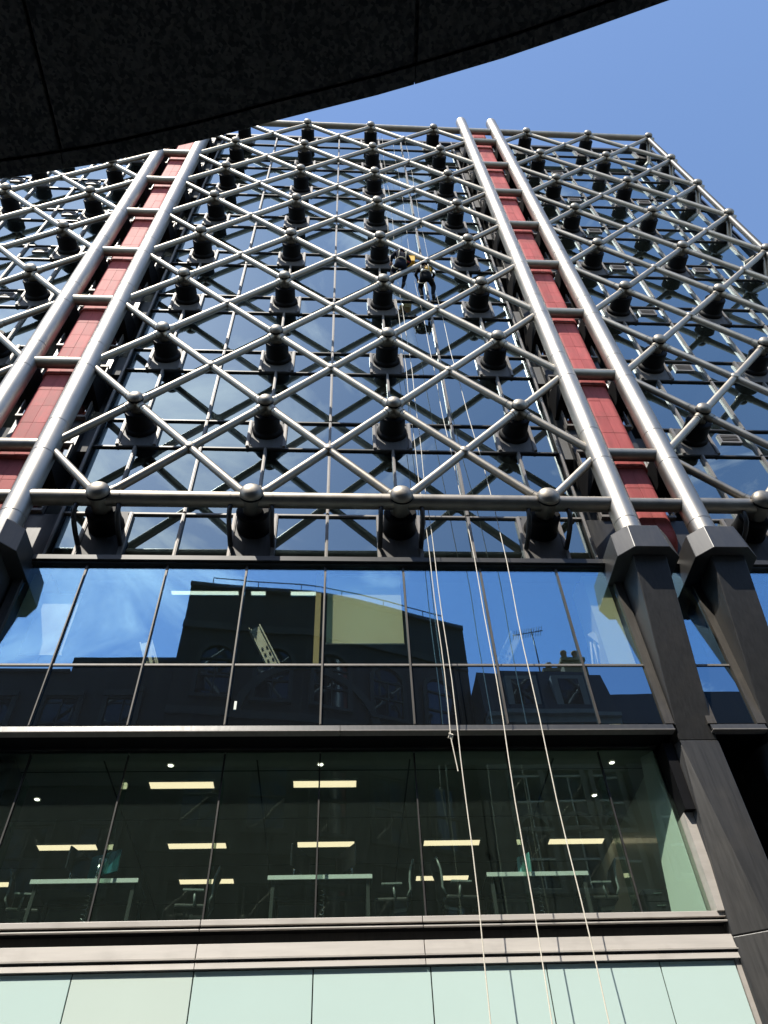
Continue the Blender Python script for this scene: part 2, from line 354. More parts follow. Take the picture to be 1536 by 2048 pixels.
# ---- hubs
def hub_meshes(k, kd, big):
    rd = 0.158 * kd; yr = -0.105 * kd                  # cap radius, ring position
    n = MB(); n.lathe([(0.001, yr), (rd * 0.93, yr), (rd * 0.95, yr + 0.02), (rd * 0.90, 0.06), (rd * 0.84, 0.28)], 'y', 24)
    for a in (1, -1):        # gusset sleeves that take the diagonals
        dd = Vector((0.5 * S * a, 0, 0.5 * H)).normalized()
        for sg in ((1,) if big else (1, -1)): n.tube([dd * sg * 0.02, dd * sg * (0.30 if not big else 0.34)], [0.122, 0.106], 14)
    d = MB(); bul = 0.66 * rd
    prof = [(0.001, yr - 0.03 - bul)] + [(rd * math.sin(t) ** 0.9, yr - 0.03 - bul * math.cos(t)) for t in [0.22, .45, .7, .95, 1.2, 1.4, 1.55]] + [(rd * 1.01, yr - 0.015), (rd * 0.95, yr - 0.006)]
    d.lathe(prof, 'y', 26)
    ring = MB(); ring.lathe([(rd * 0.90, yr - 0.005), (rd * 1.03, yr - 0.002), (rd * 1.03, yr + 0.028), (rd * 0.90, yr + 0.032)], 'y', 26)
    rc = 0.275 * k
    c = MB()
    y0 = 0.27 if big else 0.20
    c.lathe([(0.16 * k, y0), (rc * 0.93, y0), (rc, y0 + 0.03), (rc, y0 + 0.07), (rc * .97, y0 + .09), (rc * 0.99, 0.62), (rc * (1.03 if big else 1.14), 0.655), (rc * (1.06 if big else 1.18), 0.68), (rc * (1.06 if big else 1.18), 0.735)], 'y', 28)
    for t in (0.16, 0.26): c.tube([(t - .21, y0 + 0.01, rc * 0.95), (t - .21, y0 - 0.05, rc * 0.95)], 0.03, 8)
    return n.mesh('hub', STEEL, R(50)), d.mesh('dome', DOME, R(60)), ring.mesh('seal_ring', CAN, R(50)), c.mesh('canister', CAN, R(40))
HM = hub_meshes(1.14, 1.14, False); HB = hub_meshes(1.24, 1.48, True)
def plate_mesh(z0, z1, wdt):
    p = MB(); p.box((-wdt / 2, 0.735, z0), (wdt / 2, 0.78, z1))
    for a in (-1, 1):
        for zz in (z0 + 0.07, z1 - 0.07): p.tube([(a * (wdt / 2 - 0.06), 0.737, zz), (a * (wdt / 2 - 0.06), 0.715, zz)], 0.014, 6)
    return p.mesh('bracket_plate', PLATE, R(40))
PL = plate_mesh(-0.68, 0.43, 0.82); PLB = plate_mesh(-1.18, 0.45, 0.86)
HOOK = []
for a in (-1, 1):
    hook = MB()
    pts = [(a * 0.40, 0.02, -0.10), (a * 0.42, 0.02, -0.26), (a * 0.42, 0.08, -0.40), (a * 0.42, 0.24, -0.50), (a * 0.42, 0.45, -0.56), (a * 0.42, 0.70, -0.60)]
    hook.tube(pts, 0.050, 10)
    HOOK.append(hook.mesh('hanger_pipe', FRAME_D, R(60)))
for (c, r) in hubs:
    big = r == 0
    M_ = HB if big else HM
    h = put('hub', M_[0], B, (c * S, 0, r * H))
    sub('dome', M_[1], h); sub('seal_ring', M_[2], h); sub('canister', M_[3], h)
    if r < TOPROW or True: sub('bracket_plate', PLB if big else PL, h)
    if big:
        for q in HOOK: sub('hanger_pipe', q, h)
# ---- chords
def chord(x0, x1, z, r):
    m = MB(); m.tube([(x0, 0, z), (x1, 0, z)], r, 24)
    if x1 - x0 > 2.5:
        for q in (x0 + 0.42, x1 - 0.42): m.tube([(q - 0.012, 0, z), (q + 0.012, 0, z)], r * 1.035, 24)
    m.build('chord_tube', STEEL, B)
for z, r in ((0, 0.165), (TOPROW * H, 0.145)):
    xs = [-2.5, -1.5, -0.5]
    for a, b in zip(xs, xs[1:] + [0.0]): chord(a * S, b * S, z, r)
    for a, b in zip([0.5, 1, 2, 3, 4], [1, 2, 3, 4, 4.5]): chord(a * S, b * S, z, r)
    for a, b in zip([5, 5.5, 6.5], [5.5, 6.5, 7.5]): chord(a * S, b * S, z, r)
for r in range(TOPROW):        # tube up the corner of the building
    m = MB(); m.tube([(7.5 * S, 0, r * H), (7.5 * S, 0, (r + 1) * H)], 0.12, 16); m.build('corner_tube', STEEL_D, B)
    # side lattice that turns the corner
    for (za, zb, ya, yb) in ((r, r + .5, 0, 1.5), (r + 1, r + .5, 0, 1.5)):
        m = MB(); m.tube([(7.5 * S, ya, za * H), (7.5 * S, yb, zb * H)], 0.095, 12); m.build('diagonal_tube', STEEL, B)

# ---- ladders: pairs of big tubes with rungs and a red duct between
def ladder_tube():
    r = 0.252; prof = [(r * 0.9, -0.95), (r, -0.94)]
    g = []
    for k in range(-1, 9):
        for dz in (0.72, -0.40):
            z = (k + .5) * H + dz
            if -0.9 < z < 29.5: g.append(z)
    g.append(-0.62)
    for z in sorted(g): prof += [(r, z - 0.012), (r - 0.007, z - 0.006), (r - 0.007, z + 0.006), (r, z + 0.012)]
    prof += [(r, 29.55), (r * 0.96, 29.6), (0.001, 29.6)]
    m = MB(); m.lathe(prof, 'z', 36); return m.mesh('ladder_tube', STEEL_B, R(45))
LT = ladder_tube()
# red panels: half of a rounded casing, one seam down the middle
def panel(sgn, wdt, h, proud=0.0):
    half = wdt / 2 + proud; rad = 0.15; yf = 0.235 - proud; yb = 0.85
    pr = [(0.003, yf)]
    pr.append((half - rad, yf))
    for t in range(1, 7):
        a = t / 6 * math.pi / 2; pr.append((half - rad + rad * math.sin(a), yf + rad - rad * math.cos(a)))
    pr.append((half, yb)); pr.append((0.003, yb))
    pr = [(x * sgn, y) for x, y in pr]
    m = MB(); g = 0.006
    m.hexa([(x, y, g) for x, y in pr], [(x, y, h - g) for x, y in pr])
    return m.mesh('red_panel', RED, R(30))
PH = 0.70
PAN = {(s_, p): panel(s_, 0.78, PH, 0.035 if p else 0.0) for s_ in (1, -1) for p in (0, 1)}
# bottom cap, rounded off below
def duct_end():
    m = MB(); rings = []
    for t in range(7):
        a = t / 6 * math.pi / 2
        k = 1 - 0.24 * (1 - math.cos(a)); z = -0.36 * math.sin(a)
        half = 0.39 * (1 - 0.10 * (1 - math.cos(a))); yf = 0.235 + 0.30 * (1 - math.cos(a)); rad = 0.15
        pr = [(0, yf), (half - rad, yf)] + [(half - rad + rad * math.sin(q / 5 * math.pi / 2), yf + rad - rad * math.cos(q / 5 * math.pi / 2)) for q in range(1, 6)] + [(half, 0.85)]
        rings.append([(-x, y, z) for x, y in pr[::-1]] + [(x, y, z) for x, y in pr[1:]])
    n = len(rings[0]); fs = []
    for i in range(6):
        for j in range(n - 1): fs.append((i * n + j, i * n + j + 1, (i + 1) * n + j + 1, (i + 1) * n + j))
    fs.append(tuple(6 * n + j for j in range(n)))
    m.add([p for r_ in rings for p in r_], fs, True); return m.mesh('duct_end', RED, R(50))
DE = duct_end()
core = MB(); core.box((-0.36, 0.30, -0.6), (0.36, 0.84, 28.6)); CORE = core.mesh('duct_core', CAN)
rg = MB(); rg.tube([(0, 0, 0), (0.5 * S, 0, 0)], 0.148, 22); RUNG = rg.mesh('rung', STEEL, R(40))
br = MB()
br.hexa([(-0.13, 0.10, -0.34), (0.13, 0.10, -0.34), (0.20, 1.0, -0.55), (-0.20, 1.0, -0.55)], [(-0.13, 0.10, 0.30), (0.13, 0.10, 0.30), (0.20, 1.0, 0.42), (-0.20, 1.0, 0.42)])
TIE = br.mesh('tie_bracket', CAN)
slot = MB()
fin = MB()
for (xa, xb) in LADDERS:
    xc = (xa + xb) / 2
    for x in (xa, xb):
        put('ladder_tube', LT, B, (x, 0, 0))
        for r in range(TOPROW): put('tie_bracket', TIE, B, (x, 0, (r + .5) * H - 0.1))
    for r in range(-1, TOPROW):
        if r >= 0: put('rung', RUNG, B, (xa, 0, (r + .5) * H))
    for z in (0, 28.0): put('rung', RUNG, B, (xa, 0, z))
    put('duct_core', CORE, B, (xc, 0, 0)); put('duct_end', DE, B, (xc, 0, -0.54))
    z = -0.54; k = 0
    while z < 28.3:
        # the panel that sits on each rung is a little proud and wider
        ph = ((z - 1.56) / PH) % 5
        pr = 1 if (abs(ph) < 0.1 or abs(ph - 5) < 0.1) else 0
        for s_ in (1, -1):
            o = put('red_panel', PAN[(s_, pr)], B, (xc, random.uniform(-0.003, 0.003), z))
        z += PH; k += 1
    # glazed slots each side of the duct, and the dark recess behind
    for sg in (1, -1):
        for r in range(0, TOPROW):
            zb, zt = r * H + 0.55, (r + 1) * H - 0.72
            a, b = sorted((xc + sg * 0.46, xc + sg * 0.80))
            m = MB(); m.box((a, 0.80, zb), (b, 0.812, zt)); m.build('slot_pane', GL_REC, B)
            m = MB()
            for q in (a - 0.03, b): m.box((q, 0.72, zb - 0.05), (q + 0.03, 0.84, zt + 0.05))
            m.box((a - 0.03, 0.70, zb - 0.12), (b + 0.03, 0.84, zb - 0.05)); m.box((a - 0.03, 0.70, zt + 0.05), (b + 0.03, 0.84, zt + 0.12))
            m.build('slot_frame', FRAME, B)
            m = MB(); m.box((a - 0.03, 0.82, zt + 0.13), (b + 0.03, 0.86, zt + H - (zt - zb) - 0.13)); m.build('slot_spandrel', COLUMN, B)
            a, b = sorted((xc + sg * 0.83, xc + sg * 1.24))
            m = MB(); m.box((a, 1.50, zb - 0.5), (b, 1.512, zt + 0.3)); m.build('recess_pane', GL_SP, B)
            m = MB(); m.box((a, 1.42, zt + 0.3), (b, 1.52, zb - 0.5 + H)); m.build('recess_spandrel', BLACK, B)
        xj = xc + sg * 1.28
        m = MB(); m.box((min(xj, xj - sg * 0.06), 0.70, -1.25), (max(xj, xj - sg * 0.06), 1.55, 28.6)); m.build('recess_jamb', FRAME_D, B)
        m = MB(); m.box((xj - 0.022, 0.655, -1.2), (xj + 0.022, 0.70, 28.6)); m.build('jamb_strip', FRAME, B)
        xk = xc + sg * 0.82
        m = MB(); m.box((xk - 0.03, 0.86, -1.25), (xk + 0.03, 1.55, 28.6)); m.build('recess_jamb', FRAME_D, B)
    # dark panel at the foot of the recess
    m = MB(); m.box((xc - 1.22, 0.78, -1.25), (xc + 1.22, 0.84, 0.40)); m.build('recess_apron', COLUMN, B)

# ---- curtain wall of the upper floors
bays_x = [(-3.0 * S, LADDERS[0][0] + 0.5 * (0.5 * S) - 1.28), (0.25 * S + 1.28, 4.75 * S - 1.28), (4.75 * S + 1.28, 7.5 * S + 0.55)]
ZLO, ZHI = -0.68, 0.43        # spandrel zone about each hub level
def frame_bar(name, a, b, m_=FRAME): m = MB(); m.box(a, b); return m.build(name, m_, B)
mullion_cache = {}
def mull(x, z0, z1, wdt=0.062, yf=0.725, nm='mullion', m_=FRAME):
    k = (round(z1 - z0, 3), wdt, yf, m_.name)
    if k not in mullion_cache:
        m = MB(); m.box((-wdt / 2, yf, 0), (wdt / 2, YG + 0.06, z1 - z0)); m.box((-wdt / 2 + .018, yf - 0.012, 0.0), (wdt / 2 - .018, yf, z1 - z0))
        mullion_cache[k] = m.mesh(nm, m_)
    return put(nm, mullion_cache[k], B, (x, random.uniform(-.003, .003), z0))
pane_cache = {}
def pane(nm, x0, x1, z0, z1, y, m_, jit=0.0012):
    k = (round(x1 - x0, 3), round(z1 - z0, 3), m_.name)
    if k not in pane_cache:
        hw, hh = (x1 - x0) / 2, (z1 - z0) / 2
        m = MB(); m.box((-hw, 0, -hh), (hw, 0.012, hh)); pane_cache[k] = m.mesh(nm, m_)
    return put(nm, pane_cache[k], B, ((x0 + x1) / 2, y, (z0 + z1) / 2), (random.gauss(0, jit), 0, random.gauss(0, jit)))
vent_f = MB(); vent_f.box((-0.27, -0.05, -0.17), (0.27, 0.0, -0.13)); vent_f.box((-0.27, -0.05, 0.13), (0.27, 0.0, 0.17)); vent_f.box((-0.27, -0.05, -0.13), (-0.22, 0, 0.13)); vent_f.box((0.22, -0.05, -0.13), (0.27, 0, 0.13))
VF = vent_f.mesh('vent_grille', FRAME)
sl = MB(); sl.hexa([(-0.22, -0.05, -0.03), (0.22, -0.05, -0.03), (0.22, 0.0, 0.005), (-0.22, 0.0, 0.005)], [(-0.22, -0.05, -0.015), (0.22, -0.05, -0.015), (0.22, 0.0, 0.02), (-0.22, 0.0, 0.02)])
SLAT = sl.mesh('slat', FRAME)
vb = MB(); vb.box((-0.22, -0.006, -0.13), (0.22, -0.002, 0.13)); VBK = vb.mesh('vent_back', CAN)
def vent(x, z):
    v = put('vent_grille', VF, B, (x, YG - 0.004, z)); sub('vent_back', VBK, v)
    for k in range(4): sub('slat', SLAT, v, (0, 0, -0.105 + k * 0.066))
for bi, (x0, x1) in enumerate(bays_x):
    cs = []
    c = math.ceil(x0 / S * 2 - 0.05) / 2
    while c * S < x1 - 0.1:
        if c * S > x0 + 0.1: cs.append(c)
        c += 0.5
    hubset = {(-2.5, -1.5, -0.5), (1, 2, 3, 4), (5.5, 6.5, 7.5)}
    hubcols = [(-2.5, -1.5, -0.5), (1, 2, 3, 4), (5.5, 6.5, 7.5)][bi]
    edges = [x0] + [c * S for c in cs] + [x1]
    for r in range(TOPROW + 1):
        z = r * H
        zlo = z + ZLO if r else -1.16
        zhi = z + ZHI if r < TOPROW else z + 0.5
        # transoms, one length per half bay
        for zz, big in ((zlo, 0), (zhi, 1)):
            if r == 0 and zz == zlo: continue
            for a, b in zip(edges, edges[1:]):
                if b - a > 0.05:
                    m = MB(); m.box((a, 0.750, zz - 0.022), (b, YG + 0.06, zz + 0.022)); m.build('transom', FRAME if (r == 0) else FRAME_D, B)
        # spandrel zone: hub plates flanked by short mullions, panes between
        blocks = []
        for c in hubcols:
            blocks.append((c * S - 0.43, c * S + 0.43))
        segs = []; cur = x0
        for (a, b) in blocks:
            if a > cur + 0.08: segs.append((cur, a))
            cur = max(cur, b)
        if x1 > cur + 0.08: segs.append((cur, x1))
        for (a, b) in segs:
            cuts = [a] + [c * S for c in cs if a + 0.15 < c * S < b - 0.15] + [b]
            for p, q in zip(cuts, cuts[1:]): pane('spandrel_pane', p + 0.03, q - 0.03, zlo + 0.03, zhi - 0.03, YG, GL_SP if r else GL_UP)
            for p in cuts[1:-1]: mull(p, zlo + 0.03, zhi - 0.03)
        for (a, b) in blocks:
            for p in (a, b):
                if x0 < p < x1: mull(p, zlo + 0.03, zhi - 0.03, 0.075, 0.71)
        # vision zone above
        if r < TOPROW:
            zt = (r + 1) * H + ZLO
            for a, b in zip(edges, edges[1:]):
                if b - a > 0.12: pane('vision_pane', a + 0.03, b - 0.03, zhi + 0.03, zt - 0.03, YG, GL_UP)
            for c in cs: mull(c * S, zhi + 0.03, zt - 0.03)
        if bi == 2:
            for c in (5.5, 6.5):
                if (r + int(c)) % 1 == 0 and (c == 5.5 or r in (4, 6)): vent(c * S + 0.98, z + 0.05)
        if bi == 0:
            for c in (-1.5, -0.5):
                if r > 2: vent(c * S - 0.95, z + 0.05)
# parapet and roof
m = MB(); m.box((-9.2, 0.70, 28.53), (7.5 * S + 0.6, 1.1, 28.75)); m.build('parapet', FRAME_D, B)
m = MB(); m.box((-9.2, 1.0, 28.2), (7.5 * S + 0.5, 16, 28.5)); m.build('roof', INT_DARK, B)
# side wall beyond the right corner
xs_ = 7.5 * S + 0.58
for r in range(0, TOPROW + 1):
    z = r * H
    m = MB(); m.box((xs_ - 0.03, 0.9, z - 0.68), (xs_, 16, z + 0.43)); m.build('side_spandrel', BLACK, B)
    if r < TOPROW:
        for k in range(10):
            m = MB(); m.box((xs_ - 0.02, 0.9 + k * 1.5, z + 0.43), (xs_ - 0.008, 0.9 + k * 1.5 + 1.46, z + 2.82)); m.build('side_pane', GL_SP, B)
m = MB(); m.box((xs_ - 0.06, 0.66, -1.3), (xs_ + 0.02, 0.9, 28.6)); m.build('corner_post', FRAME_D, B)
m = MB(); m.box((xs_ - 0.3, 0.86, -Z0), (xs_, 16, -0.7)); m.build('side_wall', BLACK, B)
m = MB(); m.box((-9.3, 15.8, -Z0), (xs_ - 0.3, 16, 28.2)); m.build('back_wall', INT_DARK, B)
m = MB(); m.box((-9.4, 0.7, -Z0), (-9.2, 16, 28.5)); m.build('side_wall', BLACK, B)
# floor slabs with ceilings, and the core wall
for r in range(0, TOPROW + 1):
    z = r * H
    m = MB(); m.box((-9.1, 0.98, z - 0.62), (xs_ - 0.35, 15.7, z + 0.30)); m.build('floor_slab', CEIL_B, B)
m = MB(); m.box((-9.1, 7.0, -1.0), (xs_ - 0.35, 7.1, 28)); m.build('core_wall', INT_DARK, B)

# ---- caps and leaning columns under the ladders
def octa(hw, yf, yb, ch, z): return [(-hw + ch, yf, z), (hw - ch, yf, z), (hw, yf + ch, z), (hw, yb, z), (-hw, yb, z), (-hw, yf + ch, z)]
for (xa, xb) in LADDERS:
    for x in (xa, xb):
        xx = x + (0.05 if x > 7 else -0.10)
        m = MB(); m.hexa([(p[0] + xx, p[1], p[2]) for p in octa(0.60, -0.47, 0.62, 0.27, -1.76)], [(p[0] + xx, p[1], p[2]) for p in octa(0.56, -0.43, 0.62, 0.27, -1.12)])
        cap = bevel(m.build('column_cap', COLUMN, B), 0.012)
        m = MB(); m.lathe([(0.26, -1.12), (0.30, -1.115), (0.30, -1.02), (0.262, -0.93)], 'z', 28, (x, 0, 0)); m.build('tube_collar', COLUMN, B)
        hw = 0.315
        def leanpts(z, y): return [(xx - hw, y, z), (xx + hw, y, z), (xx + hw, 1.3, z), (xx - hw, 1.3, z)]
        m = MB(); m.hexa(leanpts(-5.18, 0.60), leanpts(-1.77, -0.26)); bevel(m.build('column_shaft', COLUMN, B), 0.012)
        # upright lower part with a chamfered left edge that widens downwards
        def lowpts(z, c): return [(xx - hw + c * 0.30, 0.585, z), (xx + hw + 0.01, 0.585, z), (xx + hw + 0.01, 1.5, z), (xx - hw - 0.16, 1.5, z), (xx - hw - 0.16, 0.90, z), (xx - hw - 0.16 + 0.16 * (1 - c), 0.60 + 0.20 * c, z)]
        m = MB(); m.hexa(lowpts(-8.05, 1.0), lowpts(-5.19, 0.0)); bevel(m.build('column_base', COLUMN, B), 0.012)
        m = MB(); m.hexa(lowpts(-13.6, 0.55), lowpts(-8.06, 1.0)); bevel(m.build('column_base', COLUMN, B), 0.012)

# ---- mirror-glass storey under the lattice
YB = 0.55
def lower_bay(x0, x1, cols, full=True):
    E_ = [x0] + [c * S for c in cols if x0 + 0.1 < c * S < x1 - 0.1] + [x1]
    m = MB(); m.box((x0 - 0.1, 0.42, -1.30), (x1 + 0.1, 0.95, -1.185)); m.box((x0 - 0.1, 0.47, -1.345), (x1 + 0.1, 0.95, -1.30)); m.build('head_band', FRAME_D, B)
    for a, b in zip(E_, E_[1:]):
        if b - a < 0.1: continue
        pane('mirror_pane', a + 0.02, b - 0.02, -3.69, -1.35, YB, GL_BLUE, 0.0016)
        pane('mirror_spandrel', a + 0.02, b - 0.02, -4.90, -3.75, YB, GL_BSP, 0.0022)
        m = MB(); m.box((a, 0.53, -3.738), (b, YB + 0.06, -3.702)); m.build('transom', FRAME, B)
    for q in E_[1:-1]:
        m = MB(); m.box((q - 0.019, 0.52, -4.92), (q + 0.019, YB + 0.08, -1.35)); m.box((q - 0.010, 0.50, -4.92), (q + 0.010, 0.515, -1.62)); m.build('mullion', BRONZE, B)
    # ledge with bright nosing
    q0 = x0 - 0.12
    while q0 < x1 + 0.12 - 0.01:
        q1 = min(q0 + 2 * S, x1 + 0.12)
        m = MB(); m.hexa([(q0 + .004, 0.49, -5.04), (q1 - .004, 0.49, -5.04), (q1 - .004, 0.60, -5.0), (q0 + .004, 0.60, -5.0)], [(q0 + .004, 0.51, -4.94), (q1 - .004, 0.51, -4.94), (q1 - .004, 0.60, -4.905), (q0 + .004, 0.60, -4.905)]); m.build('ledge', COLUMN, B)
        m = MB(); m.box((q0 + .004, 0.475, -5.066), (q1 - .004, 0.62, -5.043)); o = m.build('ledge_nosing', FRAME, B); bevel(o, 0.006)
        q0 = q1
    m = MB(); m.box((x0 - 0.12, 0.62, -5.06), (x1 + 0.12, 1.2, -5.02)); m.build('ledge_soffit', CAN, B)
    for q in (x0, x1):        # jambs
        sg = -1 if q == x0 else 1
        m = MB(); m.box((min(q, q + sg * 0.15), 0.50, -4.93), (max(q, q + sg * 0.15), 0.78, -1.345)); m.box((min(q + sg * .15, q + sg * .18), 0.535, -4.93), (max(q + sg * .15, q + sg * .18), 0.80, -1.345)); m.build('jamb', BRONZE, B)
lower_bay(1.94, 13.12, [1, 1.5, 2, 2.5, 3, 3.5, 4])
m = MB(); m.box((6.13, YB - 0.016, -4.62), (6.17, YB - 0.0145, -4.46)); m.build('sticker', GALV, B)
lower_bay(13.98, 14.66, [])
lower_bay(15.55, 23.0, [5.5, 6, 6.5, 7, 7.5])
lower_bay(0.40, 1.10, []); lower_bay(-9, -0.5, [-2.5, -2, -1.5, -1, -0.5])
# room behind the mirror glass
m = MB(); m.box((-9.0, 0.98, -1.2), (xs_ - 0.4, 15, -0.75)); m.build('floor_slab', CEIL_B, B)
m = MB(); m.box((-9.0, 5.5, -4.6), (xs_ - 0.4, 5.6, -1.2)); m.build('core_wall', INT_DARK, B)
m = MB(); m.box((-9.0, 1.25, -5.0), (xs_ - 0.4, 15, -4.6)); m.build('floor_slab', CEIL, B)
m = MB(); m.box((12.62, 0.75, -4.55), (13.10, 1.45, -1.22)); m.build('inner_pier', LIME, B)
m = MB(); m.box((1.96, 0.8, -3.6), (2.25, 1.6, -1.22)); m.build('inner_pier', LIME, B)
m = MB(); m.box((7.36, 0.72, -3.68), (7.46, 0.80, -1.36)); m.build('inner_post', CREAM, B)
def brace(p0, p1):
    m = MB(); a, b = Vector(p0), Vector(p1)
    d = (b - a).normalized(); u = d.cross(Vector((0, 1, 0))).normalized()
    for k in (-1, 1):
        off = u * 0.10 * k
        q = [a + off + u * s_ * 0.012 for s_ in (-1, 1)]; q2 = [b + off + u * s_ * 0.012 for s_ in (-1, 1)]
        m.hexa([q[0] + Vector((0, -.06, 0)), q[1] + Vector((0, -.06, 0)), q[1] + Vector((0, .06, 0)), q[0] + Vector((0, .06, 0))],
               [q2[0] + Vector((0, -.06, 0)), q2[1] + Vector((0, -.06, 0)), q2[1] + Vector((0, .06, 0)), q2[0] + Vector((0, .06, 0))])
    m.hexa([a - u * .1 + Vector((0, -.005, 0)), a + u * .1 + Vector((0, -.005, 0)), a + u * .1 + Vector((0, .005, 0)), a - u * .1 + Vector((0, .005, 0))],
           [b - u * .1 + Vector((0, -.005, 0)), b + u * .1 + Vector((0, -.005, 0)), b + u * .1 + Vector((0, .005, 0)), b - u * .1 + Vector((0, .005, 0))])
    o = m.build('steel_brace', GALV, B)
    bm_ = MB()
    for t in (0.25, 0.32, 0.39, 0.66, 0.73):
        c = a + (b - a) * t
        for k in (-0.045, 0.045): bm_.tube([c + u * k + Vector((0, -0.005, 0)), c + u * k + Vector((0, -0.03, 0))], 0.02, 8)
    sub('brace_bolt', bm_.mesh('brace_bolt', FRAME_D), o)
brace((5.35, 0.95, -3.4), (7.0, 0.95, -4.6)) if False else None
brace((6.25, 0.95, -2.55), (7.15, 0.95, -4.45)); brace((4.35, 0.95, -2.9), (4.9, 0.95, -4.3)); brace((11.1, 0.95, -2.7), (10.2, 0.95, -4.4))

# ---- office storey
YO = 0.97
OX0, OX1 = 1.96, 13.05
m = MB(); m.box((OX0 - 0.1, 0.93, -5.085), (OX1, 1.05, -5.062)); m.build('head_frame', FRAME_D, B)
ecols = [1, 1.5, 2, 2.5, 3, 3.5, 4]
E_ = [OX0] + [c * S for c in ecols] + [OX1]
for i, (a, b) in enumerate(zip(E_, E_[1:])):
    pane('office_pane', a + 0.012, b - 0.012, -7.70, -5.09, YO, GL_OFF, 0.0015)
for q in E_[1:-1]:
    m = MB(); m.box((q - 0.011, YO - 0.02, -7.70), (q + 0.011, YO + 0.03, -5.16)); m.build('mullion', FRAME_D, B)
    m = MB(); m.box((q - 0.006, YO + 0.10, -7.65), (q + 0.006, YO + 0.30, -5.5)); m.build('glass_fin', GL_OFF, B)
m = MB(); m.box((OX1, 0.80, -7.72), (OX1 + 0.14, 1.1, -6.30)); m.build('jamb', SILL, B)
m = MB(); m.box((OX1 + 0.002, 0.70, -6.298), (OX1 + 0.16, 1.1, -5.16)); m.build('jamb', CAN, B)
# sills, recess and fascia panels, in lengths with open joints
for a, b in ((1.9, 2 * S), (2 * S, 2.98 * S), (2.98 * S, 13.2)):
    a += 0.005; b -= 0.005
    m = MB(); m.hexa([(a, 0.83, -7.788), (b, 0.83, -7.788), (b, 0.87, -7.788), (a, 0.87, -7.788)], [(a, 0.832, -7.712), (b, 0.832, -7.712), (b, 0.87, -7.705), (a, 0.87, -7.705)]); bevel(m.build('window_sill', SILL, B), 0.006)
    m = MB(); m.box((a, 0.80, -7.862), (b, 0.84, -7.838)); bevel(m.build('drip_nosing', SILL, B), 0.008)
    m = MB(); m.hexa([(a, 0.80, -8.195), (b, 0.80, -8.195), (b, 1.1, -8.195), (a, 1.1, -8.195)], [(a, 0.825, -8.015), (b, 0.825, -8.015), (b, 1.1, -8.015), (a, 1.1, -8.015)]); bevel(m.build('fascia_panel', SILL, B), 0.006)
    m = MB(); m.box((a, 0.79, -8.212), (b, 1.1, -8.197)); m.build('fascia_lip', SILL, B)
    m = MB(); m.hexa([(a, 0.80, -8.318), (b, 0.80, -8.318), (b, 1.1, -8.318), (a, 1.1, -8.318)], [(a, 0.81, -8.245), (b, 0.81, -8.245), (b, 1.1, -8.245), (a, 1.1, -8.245)]); m.build('fascia_trim', SILL, B)
m = MB(); m.box((1.9, 0.95, -8.015), (13.19, 1.12, -7.862)); m.build('recess_back', COLUMN, B)
m = MB(); m.box((1.9, 0.872, -7.838), (13.19, 1.1, -7.702)); m.box((1.9, 0.842, -7.860), (13.19, 1.1, -7.839)); m.build('recess_back', CAN, B)
m = MB(); m.box((1.9, 0.92, -8.245), (13.19, 1.1, -8.212)); m.build('recess_back', CAN, B)
for k in range(24):
    rv = MB(); rv.tube([(2.2 + k * 0.47, 0.83, -8.228), (2.2 + k * 0.47, 0.925, -8.228)], 0.010, 6)
    rv.build('fascia_stud', FRAME, B)
cols_m = [0.62, 1, 1.5, 2, 2.5, 3, 3.5, 4]
E2 = [c * S for c in cols_m] + [13.06]
for i, (a, b) in enumerate(zip(E2, E2[1:])):
    m = MB(); m.box((a + 0.008, 0.842, -9.95), (b - 0.008, 0.87, -8.335)); o = m.build('mint_panel', MINT_W if i == 2 else MINT, B); bevel(o, 0.003)
    m = MB(); m.box((a + 0.008, 0.842, -11.6), (b - 0.008, 0.87, -9.97)); o = m.build('mint_panel', MINT, B)
m = MB(); m.box((1.9, 0.873, -11.6), (13.06, 1.1, -8.322)); m.build('panel_backing', CAN, B)
m = MB(); m.hexa([(13.07, 0.84, -11.6), (13.17, 0.84, -11.6), (13.17, 1.1, -11.6), (13.07, 1.1, -11.6)], [(13.07, 0.84, -8.26), (13.17, 0.84, -8.26), (13.17, 1.1, -8.26), (13.07, 1.1, -8.26)]); m.build('jamb', SILL, B)
m = MB(); m.box((1.9, 1.0, -13.6), (13.1, 1.2, -11.61)); m.build('shop_front', GL_SP, B)
# dark void between and beyond the columns
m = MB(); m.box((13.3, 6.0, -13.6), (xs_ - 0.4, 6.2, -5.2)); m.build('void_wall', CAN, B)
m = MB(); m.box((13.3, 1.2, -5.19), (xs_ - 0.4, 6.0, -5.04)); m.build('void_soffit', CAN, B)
# office room
m = MB(); m.box((-4, 1.3, -5.05), (13.28, 9.5, -4.94)); m.build('office_ceiling', CEIL, B)
m = MB(); m.box((1.96, 1.02, -5.085), (13.0, 1.26, -5.01)); m.build('bulkhead', CEIL, B)
m = MB(); m.box((-4, 1.10, -7.95), (13.28, 9.5, -7.72)); m.build('office_floor', CARPET, B)
m = MB(); m.box((-4, 9.5, -7.84), (13.28, 9.6, -5.05)); m.build('office_wall', WALL_D, B)
m = MB(); m.box((13.02, 1.12, -7.84), (13.22, 9.5, -5.17)); m.build('office_wall', WALL_W, B)
m = MB(); m.hexa([(13.0, 1.03, -7.72), (13.01, 1.04, -7.72), (12.66, 1.47, -7.72), (12.65, 1.46, -7.72)], [(13.0, 1.03, -5.1), (13.01, 1.04, -5.1), (12.86, 1.25, -5.1), (12.85, 1.24, -5.1)]); m.build('sun_facing_panel', WALL_W, B)  # added panel, angled and tapered to catch sun like the lit wall
m = MB(); m.box((-4.2, 1.12, -7.84), (-4, 9.5, -5.05)); m.build('office_wall', WALL_W, B)
